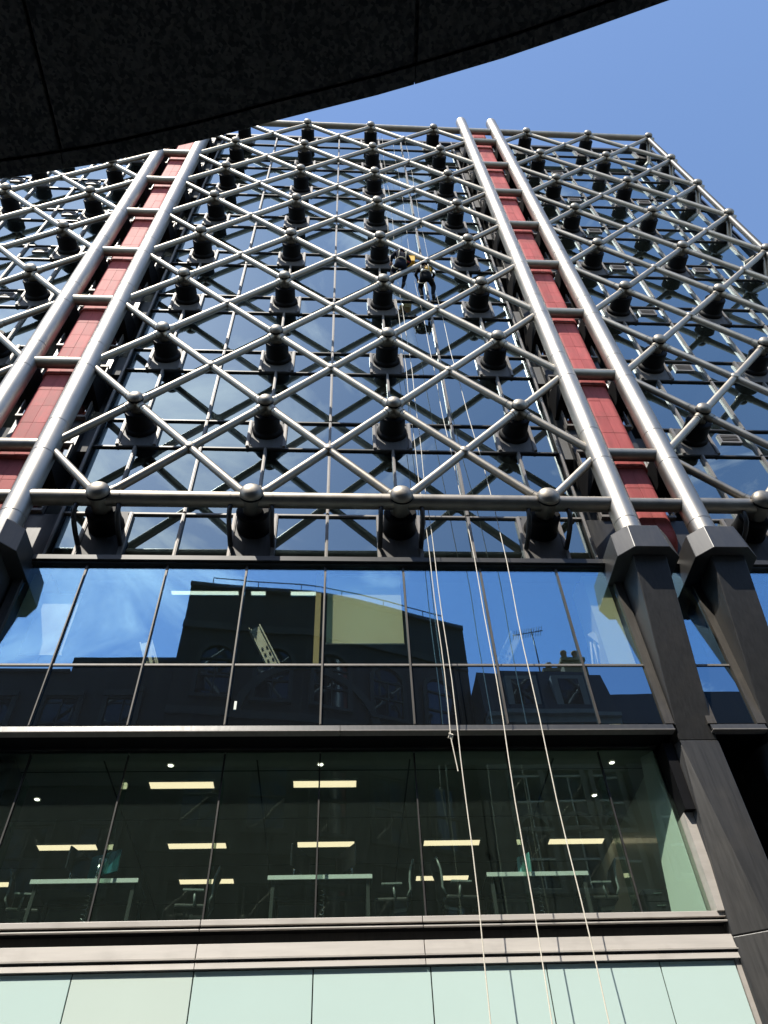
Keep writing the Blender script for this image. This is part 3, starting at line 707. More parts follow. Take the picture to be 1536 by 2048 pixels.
m = MB(); m.box((1.75, 1.06, -7.84), (2.75, 1.5, -5.18)); m.build('office_pier', WALL_D, B)
for xx_ in (4.05, 6.5, 9.0, 11.4):      # ceiling joint lines
    m = MB(); m.box((xx_ - 0.012, 1.3, -5.06), (xx_ + 0.012, 9.4, -5.051)); m.build('ceiling_joint', WALL_D, B)
for yy_ in (1.62, 3.2, 5.0, 6.7):
    m = MB(); m.box((-4, yy_ - 0.012, -5.065), (13.0, yy_ + 0.012, -5.062)); m.build('ceiling_joint', WALL_D, B)

# =================================================================== THINGS IN THE OFFICE
bez = MB(); bez.box((-0.56, -0.13, -0.02), (0.56, -0.105, 0.0)); bez.box((-0.56, 0.105, -0.02), (0.56, 0.13, 0)); bez.box((-0.56, -0.105, -0.02), (-0.53, 0.105, 0)); bez.box((0.53, -0.105, -0.02), (0.56, 0.105, 0))
BEZ = bez.mesh('frame', WHITE); df = MB(); df.box((-0.53, -0.105, -0.014), (0.53, 0.105, -0.006)); DIFF = df.mesh('diffuser', LIGHT)
rowname = {2.04: 'row nearest the window', 4.18: 'middle row', 5.66: 'row farthest from the window'}
for (x, y, lab) in [(5.2, 2.04, 'left'), (7.6, 2.04, 'right'),
               (2.85, 4.18, 'leftmost'), (5.22, 4.18, 'second from left'), (7.61, 4.18, 'third from left'), (9.99, 4.18, 'fourth from left'), (12.39, 4.18, 'rightmost'),
               (0.9, 5.66, 'leftmost'), (5.24, 5.66, 'middle'), (9.95, 5.66, 'rightmost')]:
    t = thing('ceiling_light', f'{lab} glowing rectangular ceiling panel in the {rowname[y]} of office lights', 'ceiling light', (x, y, -5.052), 0, 'office ceiling lights')
    sub('frame', BEZ, t); sub('diffuser', DIFF, t)
dm = MB(); dm.lathe([(0.055, 0.0), (0.055, -0.008), (0.045, -0.010)], 'z', 14); DRIM = dm.mesh('rim', WHITE)
dl = MB(); dl.lathe([(0.001, -0.008), (0.044, -0.006)], 'z', 14); DLENS = dl.mesh('lens', SPOT)
for (x, y, lab) in [(5.09, 1.45, 'above the left desk'), (7.53, 1.45, 'above the middle desk'), (12.43, 1.45, 'nearest the glass in the right corner'), (12.37, 2.51, 'deeper in the right corner'), (2.71, 2.48, 'left of all the light panels')]:
    t = thing('downlight', f'small round glowing ceiling spotlight {lab}', 'downlight', (x, y, -5.052), 0, 'office downlights')
    sub('rim', DRIM, t); sub('lens', DLENS, t)
# a few spots in upper offices
for (px_, r, yy) in [(2.72, 1, 2.6), (3.8, 3, 3.4), (10.6, 3, 2.4), (12.7, 2, 2.0), (16.9, 2, 2.2), (18.6, 2, 3.0), (17.2, 4, 2.6), (20.6, 3, 2.4), (5.2, 5, 2.5), (17.9, 6, 3.0), (8.4, 2, 2.0), (3.6, 6, 2.4)]:
    o = put('ceiling_spot', DLENS, B, (px_, yy, r * H + H - 0.63))

def make_desk():
    t = thing('office_desk', '', 'desk', (0, 0, 0))
    m = MB(); m.box((-0.75, 0, 0.685), (0.75, 0.022, 0.745)); sub('edge_strip', m.mesh('edge_strip', DESKTOP), t)
    m = MB(); m.box((-0.75, 0.023, 0.72), (0.75, 0.78, 0.745)); bevel(sub('desktop', m.mesh('desktop', DESK_LEG_SHADE), t), 0.004)  # slab of the white top coloured dark for the shade on its underside
    for x in (-0.70, 0.66):
        m = MB(); m.hexa([(x, 0.02, 0), (x + 0.05, 0.02, 0), (x + 0.05, 0.07, 0), (x, 0.07, 0)], [(x, 0.05, 0.70), (x + 0.05, 0.05, 0.70), (x + 0.05, 0.10, 0.70), (x, 0.10, 0.70)]); sub('leg', m.mesh('leg', DESK_LEG_SHADE), t)
        m = MB(); m.hexa([(x, 0.70, 0), (x + 0.05, 0.70, 0), (x + 0.05, 0.75, 0), (x, 0.75, 0)], [(x, 0.67, 0.70), (x + 0.05, 0.67, 0.70), (x + 0.05, 0.72, 0.70), (x, 0.72, 0.70)]); sub('leg', m.mesh('leg', DESK_LEG_SHADE), t)
    m = MB(); m.box((-0.65, 0.10, 0.65), (0.66, 0.16, 0.70)); m.box((-0.65, 0.62, 0.65), (0.66, 0.67, 0.70)); sub('rail', m.mesh('rail', DESK_LEG_SHADE), t)
    m = MB(); m.box((-0.62, 0.66, 0.12), (-0.05, 0.68, 0.60)); sub('modesty_panel', m.mesh('modesty_panel', MODESTY), t)
    m = MB(); pts = [(0.03 + 0.035 * math.cos(a * 0.9), 0.25 + 0.035 * math.sin(a * 0.9), 0.66 - a * 0.0095) for a in range(70)]; m.tube(pts, 0.008, 5); sub('cable_spiral', m.mesh('cable_spiral', CHROME), t)
    return t
def make_chair():
    t = thing('office_chair', '', 'chair', (0, 0, 0))
    m = MB(); m.box((-0.24, -0.24, 0.44), (0.24, 0.24, 0.51)); o = sub('seat', m.mesh('seat', CHAIRB), t); bevel(o, 0.03, 3)
    prof = [(-0.22, 0.52), (-0.27, 0.62), (-0.265, 0.75), (-0.28, 0.90), (-0.33, 1.05)]
    m = MB()
    for (xa, xb, nm) in ((-0.2, 0.2, 0),):
        vs, fs = [], []
        for (x, z) in prof:
            for k in range(7):
                y = -0.2 + 0.4 * k / 6; vs.append((x - 0.03 * (1 - (k / 3 - 1) ** 2), y, z))
        for i in range(len(prof) - 1):
            for k in range(6): fs.append((i * 7 + k, i * 7 + k + 1, (i + 1) * 7 + k + 1, (i + 1) * 7 + k))
        n0 = len(vs); vs += [(a - 0.018, b, c) for a, b, c in vs]; fs += [tuple(i + n0 for i in f)[::-1] for f in fs]
        m.add(vs, fs, True)
    sub('backrest', m.mesh('backrest', CHAIRB), t)
    m = MB()
    for y in (-0.21, 0.21): m.tube([(x - 0.012, y, z) for x, z in prof], 0.017, 8)
    m.tube([(prof[-1][0] - 0.012, y, prof[-1][1]) for y in (-0.21, 0, 0.21)], 0.017, 8); sub('back_frame', m.mesh('back_frame', CHAIRF), t)
    for y in (-0.27, 0.27):
        m = MB(); m.tube([(-0.05, y, 0.46), (-0.03, y, 0.66)], 0.018, 8); m.box((-0.16, y - 0.035, 0.66), (0.14, y + 0.035, 0.685)); sub('armrest', m.mesh('armrest', CHAIRF), t)
    m = MB(); m.tube([(-0.24, 0, 0.58), (-0.20, 0, 0.42), (0.0, 0, 0.40)], 0.03, 8); m.tube([(0, 0, 0.44), (0, 0, 0.10)], 0.03, 10); sub('gas_post', m.mesh('gas_post', CHAIRF), t)
    m = MB()
    for k in range(5):
        a = k * 2 * math.pi / 5 + 0.3; m.tube([(0, 0, 0.11), (0.30 * math.cos(a), 0.30 * math.sin(a), 0.07)], [0.03, 0.018], 8)
    sub('star_base', m.mesh('star_base', CHAIRF), t)
    for k in range(5):
        a = k * 2 * math.pi / 5 + 0.3; m = MB(); m.lathe([(0.001, -0.02), (0.03, -0.02), (0.03, 0.02), (0.001, 0.02)], 'y', 10); sub('castor', m.mesh('castor', CHAIRB), t, (0.30 * math.cos(a), 0.30 * math.sin(a), 0.03))
    return t
def make_monitor(lab, x, rz, tilt, m_back, y=1.42):
    t = thing('monitor', lab, 'monitor', (x, y, -7.72 + 0.746), rz)
    m = MB(); m.box((-0.27, -0.012, 0.13), (0.27, 0.012, 0.46)); o = sub('screen', m.mesh('screen', m_back), t); bevel(o, 0.006)
    m = MB(); m.box((-0.255, -0.015, 0.145), (0.255, -0.0125, 0.445)); sub('display', m.mesh('display', SCREEN), t)
    m = MB(); m.tube([(0, 0.10, 0), (0, 0.10, 0.32)], 0.02, 10); m.tube([(0, 0.10, 0.30), (0.0, 0.012, 0.31)], 0.018, 8); m.box((-0.05, 0.012, 0.26), (0.05, 0.03, 0.36)); m.lathe([(0.001, 0.0), (0.07, 0.0), (0.07, 0.012), (0.001, 0.012)], 'z', 14, (0, 0.10, 0)); m.lathe([(.03, -.03), (.035, 0), (.03, .03)], 'z', 10, (0, 0.10, 0.30)); sub('arm', m.mesh('arm', CHROME), t)
    return t
FL = -7.72
d1 = make_desk(); d1.location = (4.25, 1.22, FL + Z0); d1['label'] = 'white topped desk on the left with a teal backed monitor on it'; d1['group'] = 'desks behind the office glass'
d2 = copy_tree(d1); d2.location = (7.58, 1.20, FL + Z0); d2['label'] = 'white topped desk in the middle carrying two monitors on chrome arms'
d3 = copy_tree(d1); d3.location = (10.75, 1.20, FL + Z0); d3['label'] = 'white topped desk on the right with a pale cyan folder standing on it'
c1 = make_chair(); c1.location = (5.72, 1.75, FL + Z0); c1.rotation_euler.z = R(185); c1['label'] = 'mesh back office chair at the right end of the left desk'; c1['group'] = 'chairs behind the office glass'
for (x, y, rz, lab) in [(8.62, 1.65, 178, 'mesh back office chair at the right end of the middle desk'), (9.62, 1.6, 5, 'dark office chair at the left end of the right desk'),
                        (11.72, 1.7, 180, 'dark office chair at the right end of the right desk, nearest the white wall'), (3.35, 1.8, 8, 'mostly hidden office chair at the left end of the left desk')]:
    c = copy_tree(c1); c.location = (x, y, FL + Z0); c.rotation_euler.z = R(rz); c['label'] = lab
make_monitor('black monitor seen edge on above the left part of the left desk', 4.05, R(68), 0, SCREEN)
make_monitor('teal backed monitor facing away on the left desk', 4.42, R(152), 0, TEAL)
make_monitor('black monitor turned left on the middle desk', 7.28, R(60), 0, SCREEN)
make_monitor('black monitor turned right on the middle desk', 7.95, R(-58), 0, SCREEN)
make_monitor('black monitor on the right desk beside a pale cyan folder', 10.75, R(75), 0, SCREEN)
m = MB(); m.hexa([(-0.012, -0.12, 0), (0.012, -0.12, 0), (0.012, 0.12, 0), (-0.012, 0.12, 0)], [(0.028, -0.12, 0.33), (0.05, -0.12, 0.30), (0.05, 0.12, 0.30), (0.028, 0.12, 0.33)])
o = put('folder', m.mesh('folder', CYAN), None, (10.60, 1.36, FL + 0.746), (0, 0, R(40))); tag(o, 'pale cyan folder standing upright on the right desk', 'folder')
t = thing('drawer_pedestal', 'small black drawer pedestal by the white wall in the right corner', 'drawers', (12.55, 1.75, FL))
m = MB(); m.box((-0.21, -0.27, 0.04), (0.21, 0.27, 0.58)); sub('carcass', m.mesh('carcass', SCREEN), t)
for k in range(3):
    m = MB(); m.box((-0.20, -0.285, 0.06 + k * 0.175), (0.20, -0.272, 0.22 + k * 0.175)); d = sub('drawer', m.mesh('drawer', SCREEN), t)
    m = MB(); m.box((-0.06, -0.30, 0.16 + k * 0.175), (0.06, -0.286, 0.175 + k * 0.175)); sub('handle', m.mesh('handle', CHROME), d)
t = thing('wooden_cabinet', 'brown wooden cabinet at the back between the left and middle desks', 'cabinet', (6.2, 4.6, FL))
m = MB(); m.box((-0.5, -0.22, 0), (0.5, 0.22, 1.15)); sub('carcass', m.mesh('carcass', WOOD), t)
for sx_ in (-1, 1):
    m = MB(); m.box((min(0.005 * sx_, 0.48 * sx_), -0.24, 0.05), (max(0.005 * sx_, 0.48 * sx_), -0.222, 1.1)); sub('door', m.mesh('door', WOOD), t)
t = thing('wooden_table', 'brown wooden side table seen past the dark chair left of the right desk', 'table', (10.0, 3.2, FL))
m = MB(); m.box((-0.45, -0.3, 0.86), (0.45, 0.3, 0.90)); sub('tabletop', m.mesh('tabletop', WOOD), t)
for sx_ in (-1, 1):
    for sy_ in (-1, 1):
        m = MB(); m.box((sx_ * 0.42 - 0.025, sy_ * 0.27 - 0.025, 0), (sx_ * 0.42 + 0.025, sy_ * 0.27 + 0.025, 0.86)); sub('leg', m.mesh('leg', WOOD), t)
# blind and easel behind the mirror glass
t = thing('roller_blind', 'lime green roller blind half drawn behind the mirror glass', 'blind', (8.28, 0.74, -1.36))
m = MB(); m.box((-0.70, -0.004, -1.72), (0.70, 0.004, -0.05)); sub('fabric', m.mesh('fabric', LIME), t)
m = MB(); m.tube([(-0.71, 0, -1.73), (0.71, 0, -1.73)], 0.014, 8); sub('bottom_bar', m.mesh('bottom_bar', WHITE), t)
m = MB(); m.tube([(-0.71, 0, -0.03), (0.71, 0, -0.03)], 0.035, 10); sub('roller', m.mesh('roller', WHITE), t)
t = thing('pale_blind', 'pale mint partly drawn blind behind the leftmost mirror glass pane', 'board', (2.55, 0.84, -2.53))  # flat panel standing in for a partly drawn blind
m = MB(); m.box((-0.36, -0.006, -0.72), (0.42, 0.006, 0.72)); sub('panel', m.mesh('panel', WHITE), t)
m = MB(); m.box((-0.38, -0.01, -0.75), (0.44, 0.008, -0.722)); sub('bottom_rail', m.mesh('bottom_rail', GALV), t)
for (x, y, hw, lab) in LSTRIP:
    t = thing('strip_light', lab, 'ceiling light', (x, y, -1.215), 0, 'strip lights behind the mirror glass')
    m = MB(); m.box((-hw, -0.06, -0.03), (hw, 0.06, 0)); sub('housing', m.mesh('housing', WHITE), t)
    m = MB(); m.box((-hw + .02, -0.05, -0.034), (hw - .02, 0.05, -0.0305)); sub('diffuser', m.mesh('diffuser', STRIP), t)
t = thing('easel_stand', 'white A-shaped easel stand with a tilted board behind the mirror glass', 'easel', (12.55, 0.95, -4.6))
for (a, b) in (((-0.35, 0, 0), (-0.06, 0.02, 1.75)), ((0.38, 0, 0), (0.05, 0.02, 1.75)), ((0.02, 0.5, 0), (0, 0.04, 1.75))):
    m = MB(); m.tube([a, b], 0.018, 8); sub('leg', m.mesh('leg', WHITE), t)
m = MB(); m.tube([(-0.26, 0, 0.62), (0.27, 0, 0.62)], 0.014, 8); sub('crossbar', m.mesh('crossbar', WHITE), t)
m = MB(); m.hexa([(-0.1, -0.02, 1.9), (-0.1, 0.0, 1.9), (0.5, 0.0, 1.15), (0.5, -0.02, 1.15)], [(0.02, -0.02, 1.98), (0.02, 0, 1.98), (0.58, 0.0, 1.35), (0.58, -0.02, 1.35)]); sub('board', m.mesh('board', WHITE), t)

# =================================================================== ROPES
ROPES = [(9.52, 16.4, -5.95, 'shortest white rope, ending in a loose knotted tail above the office window', True),
         (9.63, 12.0, -13.5, 'leftmost of the three long white ropes hanging to the street', False),
         (10.36, 11.0, -13.5, 'middle one of the three long white ropes hanging to the street', False),
         (10.98, 9.9, -13.5, 'rightmost of the three long white ropes, in front of the right desk', False)]
TOPX = [9.38, 9.55, 10.05, 10.62]
for (x, zt, zb, lab, knot), xt in zip(ROPES, TOPX):
    pts = []; n_ = 60
    for i in range(n_ + 1):
        z = 28.9 + (zb - 28.9) * i / n_
        k = max(0, min(1, (z - 0) / 11.0))
        xx = x + (xt - x) * min(1, k) + 0.025 * math.sin(z * 0.55 + x * 7) + 0.01 * math.sin(z * 1.9 + x)
        yy = 0.17 + 0.02 * math.sin(z * 0.4 + x * 3) + (0.55 * max(0, (z - 27.5)) / 1.4)
        pts.append((xx, yy, z))
    if knot:
        pts[-1] = (pts[-1][0] + 0.06, pts[-1][1], pts[-1][2])
    m = MB(); m.tube(pts, [0.0082 if p[2] < 9 else 0.0045 for p in pts], 7)
    if knot:
        kx, ky, kz = pts[-2]
        m.tube([(kx - .03, ky - .02, kz + .05), (kx + .03, ky - .03, kz + .02), (kx + .02, ky + .03, kz - .02), (kx - .03, ky + .02, kz), (kx, ky, kz + .05)], 0.014, 7)
    o = m.build('rope', ROPE, None); tag(o, lab, 'rope', 'ropes of the window cleaners')

# =================================================================== ROPE ACCESS WORKERS
def skin_body(name, joints, edges, radii, m_, parent):
    me = bpy.data.meshes.new(name); me.from_pydata(joints, edges, []); me.materials.append(m_)
    o = bpy.data.objects.new(name, me); col.objects.link(o); o.parent = parent
    sk = o.modifiers.new('skin', 'SKIN'); sk.use_smooth_shade = True
    for i, v in enumerate(me.skin_vertices[0].data):
        v.radius = (radii[i], radii[i]); v.use_root = (i == 0)
    ss = o.modifiers.new('smooth', 'SUBSURF'); ss.levels = 1; ss.render_levels = 2
    return o
def worker(lab, x, y, z, rz, cloth, helmet_m, lean):
    """seated in a harness, facing the glass (local +y), legs reaching to it; one continuous skinned body"""
    t = thing('person', lab, 'person', (x, y, z), rz)
    J = [(0, 0, 0.0), (0, -0.03, 0.22), (0, -0.04 - lean, 0.46), (0, -0.02 - lean, 0.58), (0, 0.0 - lean, 0.70),           # pelvis, waist, chest, neck, head
         (-0.19, -0.03 - lean, 0.50), (-0.30, 0.06 - lean, 0.30), (-0.24, 0.26 - lean, 0.42),                                   # left arm
         (0.19, -0.03 - lean, 0.50), (0.31, 0.04 - lean, 0.28), (0.24, 0.25 - lean, 0.36),                                     # right arm
         (-0.11, 0.02, -0.06), (-0.20, 0.30, -0.06), (-0.17, 0.34, -0.46), (-0.18, 0.43, -0.50),                                # left leg
         (0.11, 0.02, -0.06), (0.22, 0.26, -0.14), (0.16, 0.30, -0.54), (0.17, 0.40, -0.58)]
    E_ = [(0, 1), (1, 2), (2, 3), (3, 4), (2, 5), (5, 6), (6, 7), (2, 8), (8, 9), (9, 10), (0, 11), (11, 12), (12, 13), (13, 14), (0, 15), (15, 16), (16, 17), (17, 18)]
    Rr = [0.155, 0.14, 0.16, 0.065, 0.10, 0.075, 0.055, 0.04, 0.075, 0.055, 0.04, 0.11, 0.085, 0.06, 0.05, 0.11, 0.085, 0.06, 0.05]
    skin_body('body', J, E_, Rr, cloth, t)
    hx, hy, hz = J[4]
    m = MB(); m.lathe([(0.001, 0.155), (0.06, 0.147), (0.11, 0.11), (0.135, 0.05), (0.14, -0.02), (0.148, -0.03), (0.125, -0.035)], 'z', 18, (hx, hy, hz)); m.hexa([(hx - .1, hy + .12, hz - .03), (hx + .1, hy + .12, hz - .03), (hx + .06, hy + .19, hz - .045), (hx - .06, hy + .19, hz - .045)], [(hx - .1, hy + .12, hz - .01), (hx + .1, hy + .12, hz - .01), (hx + .06, hy + .19, hz - .03), (hx - .06, hy + .19, hz - .03)])
    h = sub('helmet', m.mesh('helmet', helmet_m), t)
    m = MB(); m.lathe([(0.03, -0.13), (0.075, -0.10), (0.098, -0.03), (0.1, 0.0)], 'z', 14, (hx, hy + 0.015, hz)); m.lathe([(0.001, .10), (.02, .118), (.022, .10)], 'y', 8, (hx, hy + 0.015, hz - 0.05)); sub('face', m.mesh('face', SKIN), t)
    for i in (7, 10):      # hands: palm with five bent fingers
        px_, py_, pz_ = J[i]; hm = MB(); sg = -1 if i == 7 else 1
        hm.tube([(px_, py_, pz_), (px_, py_ + 0.05, pz_ + 0.005), (px_, py_ + 0.085, pz_)], [0.032, 0.040, 0.030], 8)
        for f in range(4):
            ox = (f - 1.5) * 0.020; ln = (0.05, 0.06, 0.056, 0.045)[f]
            hm.tube([(px_ + ox, py_ + 0.08, pz_), (px_ + ox, py_ + 0.08 + ln * .6, pz_ - 0.012), (px_ + ox, py_ + 0.08 + ln * .8, pz_ - 0.035)], [0.010, 0.009, 0.007], 6)
        hm.tube([(px_ - sg * 0.03, py_ + 0.03, pz_), (px_ - sg * 0.058, py_ + 0.06, pz_ - 0.01), (px_ - sg * 0.05, py_ + 0.085, pz_ - 0.02)], [0.012, 0.010, 0.008], 6)
        sub('hand', hm.mesh('hand', SKIN), t)
    for i in (14, 18):
        px_, py_, pz_ = J[i]; bm_ = MB(); bm_.tube([(px_, py_ - 0.10, pz_ - 0.01), (px_, py_ - 0.02, pz_ - 0.03), (px_, py_ + 0.10, pz_ - 0.0)], [0.055, 0.058, 0.040], 10); sub('boot', bm_.mesh('boot', BOOT), t)
    hn = MB()      # harness: waist belt, leg loops, shoulder straps
    ring = lambda c, r, n=16, ay=1.0: [(c[0] + r * math.cos(2 * math.pi * k / n), c[1] + r * ay * math.sin(2 * math.pi * k / n), c[2]) for k in range(n + 1)]
    hn.tube(ring((0, -0.02, 0.14), 0.165), 0.022, 6); hn.tube([(-0.12, -0.16, 0.14), (-0.11, -0.185 - lean, 0.40), (-0.09, -0.06 - lean, 0.56), (-0.05, 0.10 - lean, 0.46), (0, 0.13, 0.2)], 0.016, 6)
    hn.tube([(0.12, -0.16, 0.14), (0.11, -0.185 - lean, 0.40), (0.09, -0.06 - lean, 0.56), (0.05, 0.10 - lean, 0.46), (0, 0.13, 0.2)], 0.016, 6)
    for sg in (-1, 1): hn.tube([(sg * 0.13 + 0.105 * math.cos(a) * 0.2, 0.10 + 0.02 * math.cos(a), -0.06 + 0.115 * math.sin(a)) if False else (sg * (0.14 + 0.105 * math.cos(a)), 0.10, -0.05 + 0.105 * math.sin(a)) for a in [k * math.pi / 6 for k in range(13)]], 0.02, 6)
    sub('harness', hn.mesh('harness', STRAP), t)
    return t
w1 = worker('worker in navy with a dark helmet abseiling beside a yellow bucket', 9.62, -0.16, 11.55, R(14), CLOTH_N, HELMET, 0.10)
w2 = worker('worker in black hanging lower and to the right with yellow gear at the waist', 10.36, -0.10, 10.75, R(-8), CLOTH, CLOTH, 0.05)
t = thing('bucket', 'rectangular yellow bucket hanging at the right side of the left worker', 'bucket', (9.97, 0.0, 12.0))
m = MB(); m.hexa([(-0.13, -0.11, 0), (0.13, -0.11, 0), (0.13, 0.11, 0), (-0.13, 0.11, 0)], [(-0.155, -0.13, 0.36), (0.155, -0.13, 0.36), (0.155, 0.13, 0.36), (-0.155, 0.13, 0.36)]); m.box((-0.165, -0.14, 0.33), (0.165, 0.14, 0.362)); bevel(sub('pail', m.mesh('pail', YELLOW), t), 0.01)
m = MB(); m.tube([(-0.16, 0, 0.34), (-0.12, 0, 0.50), (0, 0, 0.56), (0.12, 0, 0.50), (0.16, 0, 0.34)], 0.008, 6); sub('handle', m.mesh('handle', FRAME_D), t)
m = MB(); m.tube([(9.78, -0.10, 12.1), (9.80, -0.10, 12.45)], [0.075, 0.08], 14); o = m.build('spray_bottle', YELLOW, None); tag(o, 'yellow cylindrical bottle between the left worker and the bucket', 'bottle')
m = MB(); m.tube([(9.70, -0.12, 12.0), (9.78, -0.16, 11.85), (9.9, -0.14, 11.8), (9.97, -0.08, 11.95)], 0.02, 6); o = m.build('sling', REDROPE, None); tag(o, 'red webbing sling looped under the yellow bucket', 'sling')
t = thing('gear_bag', 'yellow and black gear bag at the chest of the right worker', 'bag', (10.44, -0.20, 11.0))
m = MB(); m.lathe([(0.001, -0.02), (0.10, 0.0), (0.12, 0.1), (0.11, 0.2), (0.07, 0.24), (0.001, 0.245)], 'z', 12); sub('pouch', m.mesh('pouch', YELLOW), t)
m = MB(); m.tube([(0.11 * math.cos(k * .4), 0.125 * math.sin(k * .4), 0.12) for k in range(17)], 0.016, 6); sub('strap', m.mesh('strap', CLOTH), t)
for k, (dx, dy, dz, ln) in enumerate([(-0.18, -0.05, 0.1, 0.16), (0.16, -0.03, 0.05, 0.2)]):
    m = MB(); m.tube([(10.44 + dx, -0.2 + dy, 10.9 + dz), (10.44 + dx * 1.3, -0.2 + dy, 10.9 + dz - ln)], [0.03, 0.022], 8); o = m.build('hand_tool', WHITE, None); tag(o, ('short pale tool dangling left of the yellow gear bag', 'short pale tool dangling right of the yellow gear bag')[k], 'tool')

# =================================================================== STREET AND THE OPPOSITE SIDE
m = MB(); m.box((-300, -300, -13.95), (300, 300, -13.72)); o = m.build('ground', ASPHALT, None); struct(o)
m = MB(); m.box((-120, -7.6, -13.716), (120, -2.4, -13.70)); o = m.build('road', ASPHALT, None); struct(o)
m = MB(); m.box((-120, -2.4, -13.716), (120, 1.0, -13.6)); o = m.build('pavement', PAVE, None); struct(o)
m = MB(); m.box((-120, -16, -13.716), (120, -7.6, -13.6)); o = m.build('pavement', PAVE, None); struct(o)

# ---- overhanging granite building the camera stands under
A = thing('granite_building', 'dark granite building whose curved soffit overhangs the viewpoint', 'building', (8, -12, -Z0), absolute=True)
SZ = -9.43
def edge_y(x):      # curve of the soffit edge
    xs = [2.5, 6.711, 7.053, 7.39, 7.586, 7.927, 8.272, 8.486, 8.733, 12.6]
    ys = [-8.80, -9.179, -9.243, -9.326, -9.382, -9.473, -9.579, -9.654, -9.744, -11.15]
    for i in range(len(xs) - 1):
        if x <= xs[i + 1] or i == len(xs) - 2:
            tt = (x - xs[i]) / (xs[i + 1] - xs[i]); return ys[i] + (ys[i + 1] - ys[i]) * tt
def soffit_piece(nm, xa, xb, y_in, y_out, z0=SZ, z1=SZ + 0.35, slant=(0, 0), n=10, m_=GRANITE):
    """slab between two offsets of the edge curve; y_in deeper than y_out"""
    bot = []; 
    xs = [xa + (xb - xa) * i / n for i in range(n + 1)]
    outer = [(x + slant[0] * 0, edge_y(x) - y_out, z0) for x in xs]
    inner = [(x + slant[1] * (y_in - y_out), edge_y(x) - y_in, z0) for x in xs][::-1]
    b = outer + inner; tpt = [(p[0], p[1], z1) for p in b]
    mm = MB(); mm.hexa(b, tpt); return bevel(mm.build(nm, m_, A), 0.006 if nm != 'edge_stone' else 0.0015)
JX = [2.6, 4.35, 5.6, 6.922, 8.018, 9.3, 10.8, 12.5]
for a, b in zip(JX, JX[1:]):
    soffit_piece('edge_stone', a + 0.001, b - 0.001, 0.050, 0.0, SZ - 0.004)
    soffit_piece('soffit_slab', a + 0.004, b - 0.004, 3.2, 0.056, SZ, slant=(0, -0.04))
soffit_piece('soffit_core', 2.7, 12.4, 3.1, 0.015, SZ + 0.03, SZ + 0.33, n=24)
m = MB(); m.box((2.6, -16.5, SZ + 0.36), (12.5, -11.6, SZ + 0.5)); m.build('slab_core', BRICK_D, A)
# facade above, following the curve, with windows
pts = [(2.6 + (12.5 - 2.6) * i / 12) for i in range(13)]
ATOP = 7.2
def fac(x): return edge_y(x) - 0.18 + (0.0)
outer = [(x, fac(x), 0) for x in pts]; inner = [(12.5, -22, 0), (2.6, -22, 0)]
m = MB(); m.hexa([(p[0], p[1], SZ + 0.36) for p in outer + inner], [(p[0], p[1], ATOP) for p in outer + inner]); m.build('facade_wall', BRICK_D, A)
m = MB()
for z in (-5.6, -1.9, 1.85, 5.3):
    m.hexa([(x, fac(x) + 0.09, z) for x in pts] + [(12.5, -20, z), (2.6, -20, z)], [(x, fac(x) + 0.09, z + 0.28) for x in pts] + [(12.5, -20, z + .28), (2.6, -20, z + .28)])
m.build('string_course', STONE_D, A)
m = MB(); m.hexa([(x, fac(x) + 0.14, ATOP) for x in pts] + [(12.64, -21.9, ATOP), (2.46, -21.9, ATOP)], [(x, fac(x) + 0.14, ATOP + 0.16) for x in pts] + [(12.64, -21.9, ATOP + .16), (2.46, -21.9, ATOP + .16)]); m.build('coping', STONE_D, A)
def win_at(parent, x, z, wdt, h, ang, yw, arch=False, frame=STONE_L, sash=True, sash_m=None):
    """sash window standing on a wall whose outside faces +y"""
    sash_m = sash_m or WHITE
    m = MB(); y0 = 0.02
    fw = 0.14
    for (a, b) in (((-wdt / 2 - fw, y0 - 0.2, -0.12), (wdt / 2 + fw, y0 + 0.12, 0)), ((-wdt / 2 - fw, y0 - 0.2, 0), (-wdt / 2, y0 + 0.07, h)), ((wdt / 2, y0 - 0.2, 0), (wdt / 2 + fw, y0 + 0.07, h))): m.box(a, b)
    if arch:
        n = 10; ri, ro = wdt / 2, wdt / 2 + fw
        for k in range(n):
            a0, a1 = math.pi * k / n, math.pi * (k + 1) / n
            q = [(ri * math.cos(a0), h + ri * math.sin(a0)), (ro * math.cos(a0), h + ro * math.sin(a0)), (ro * math.cos(a1), h + ro * math.sin(a1)), (ri * math.cos(a1), h + ri * math.sin(a1))]
            m.hexa([(p[0], y0 - 0.1, p[1]) for p in q], [(p[0], y0 + 0.07, p[1]) for p in q])
    else: m.box((-wdt / 2 - fw, y0 - 0.2, h), (wdt / 2 + fw, y0 + 0.1, h + 0.2))
    f = put('window', m.mesh('window', frame), parent, (x, yw, z), (0, 0, ang))
    g = MB(); g.box((-wdt / 2, y0 - 0.03, 0), (wdt / 2, y0 - 0.015, h + (wdt / 2 if arch else 0))); sub('pane', g.mesh('pane', GL_DARK), f)
    if sash:
        s_ = MB(); s_.box((-wdt / 2, y0 - 0.015, h / 2 - 0.03), (wdt / 2, y0 + 0.03, h / 2 + 0.03)); s_.box((-0.018, y0 - 0.015, 0), (0.018, y0 + 0.02, h)); s_.box((-wdt / 2, y0 - .015, 0), (wdt / 2, y0 + .025, .06)); s_.box((-wdt / 2, y0 - .015, h - .06), (wdt / 2, y0 + .025, h)); sub('sash', s_.mesh('sash', sash_m), f)
for z, hh, arch in ((-8.6, 2.2, False), (-5.0, 2.3, False), (-1.2, 2.1, False), (2.6, 1.5, True)):
    for k in range(5):
        x = 3.9 + k * 1.85
        ang = math.atan2(fac(x + .2) - fac(x - .2), .4)
        win_at(A, x, z, 1.05, hh, ang, fac(x), arch, STONE_D, True, STONE_D)
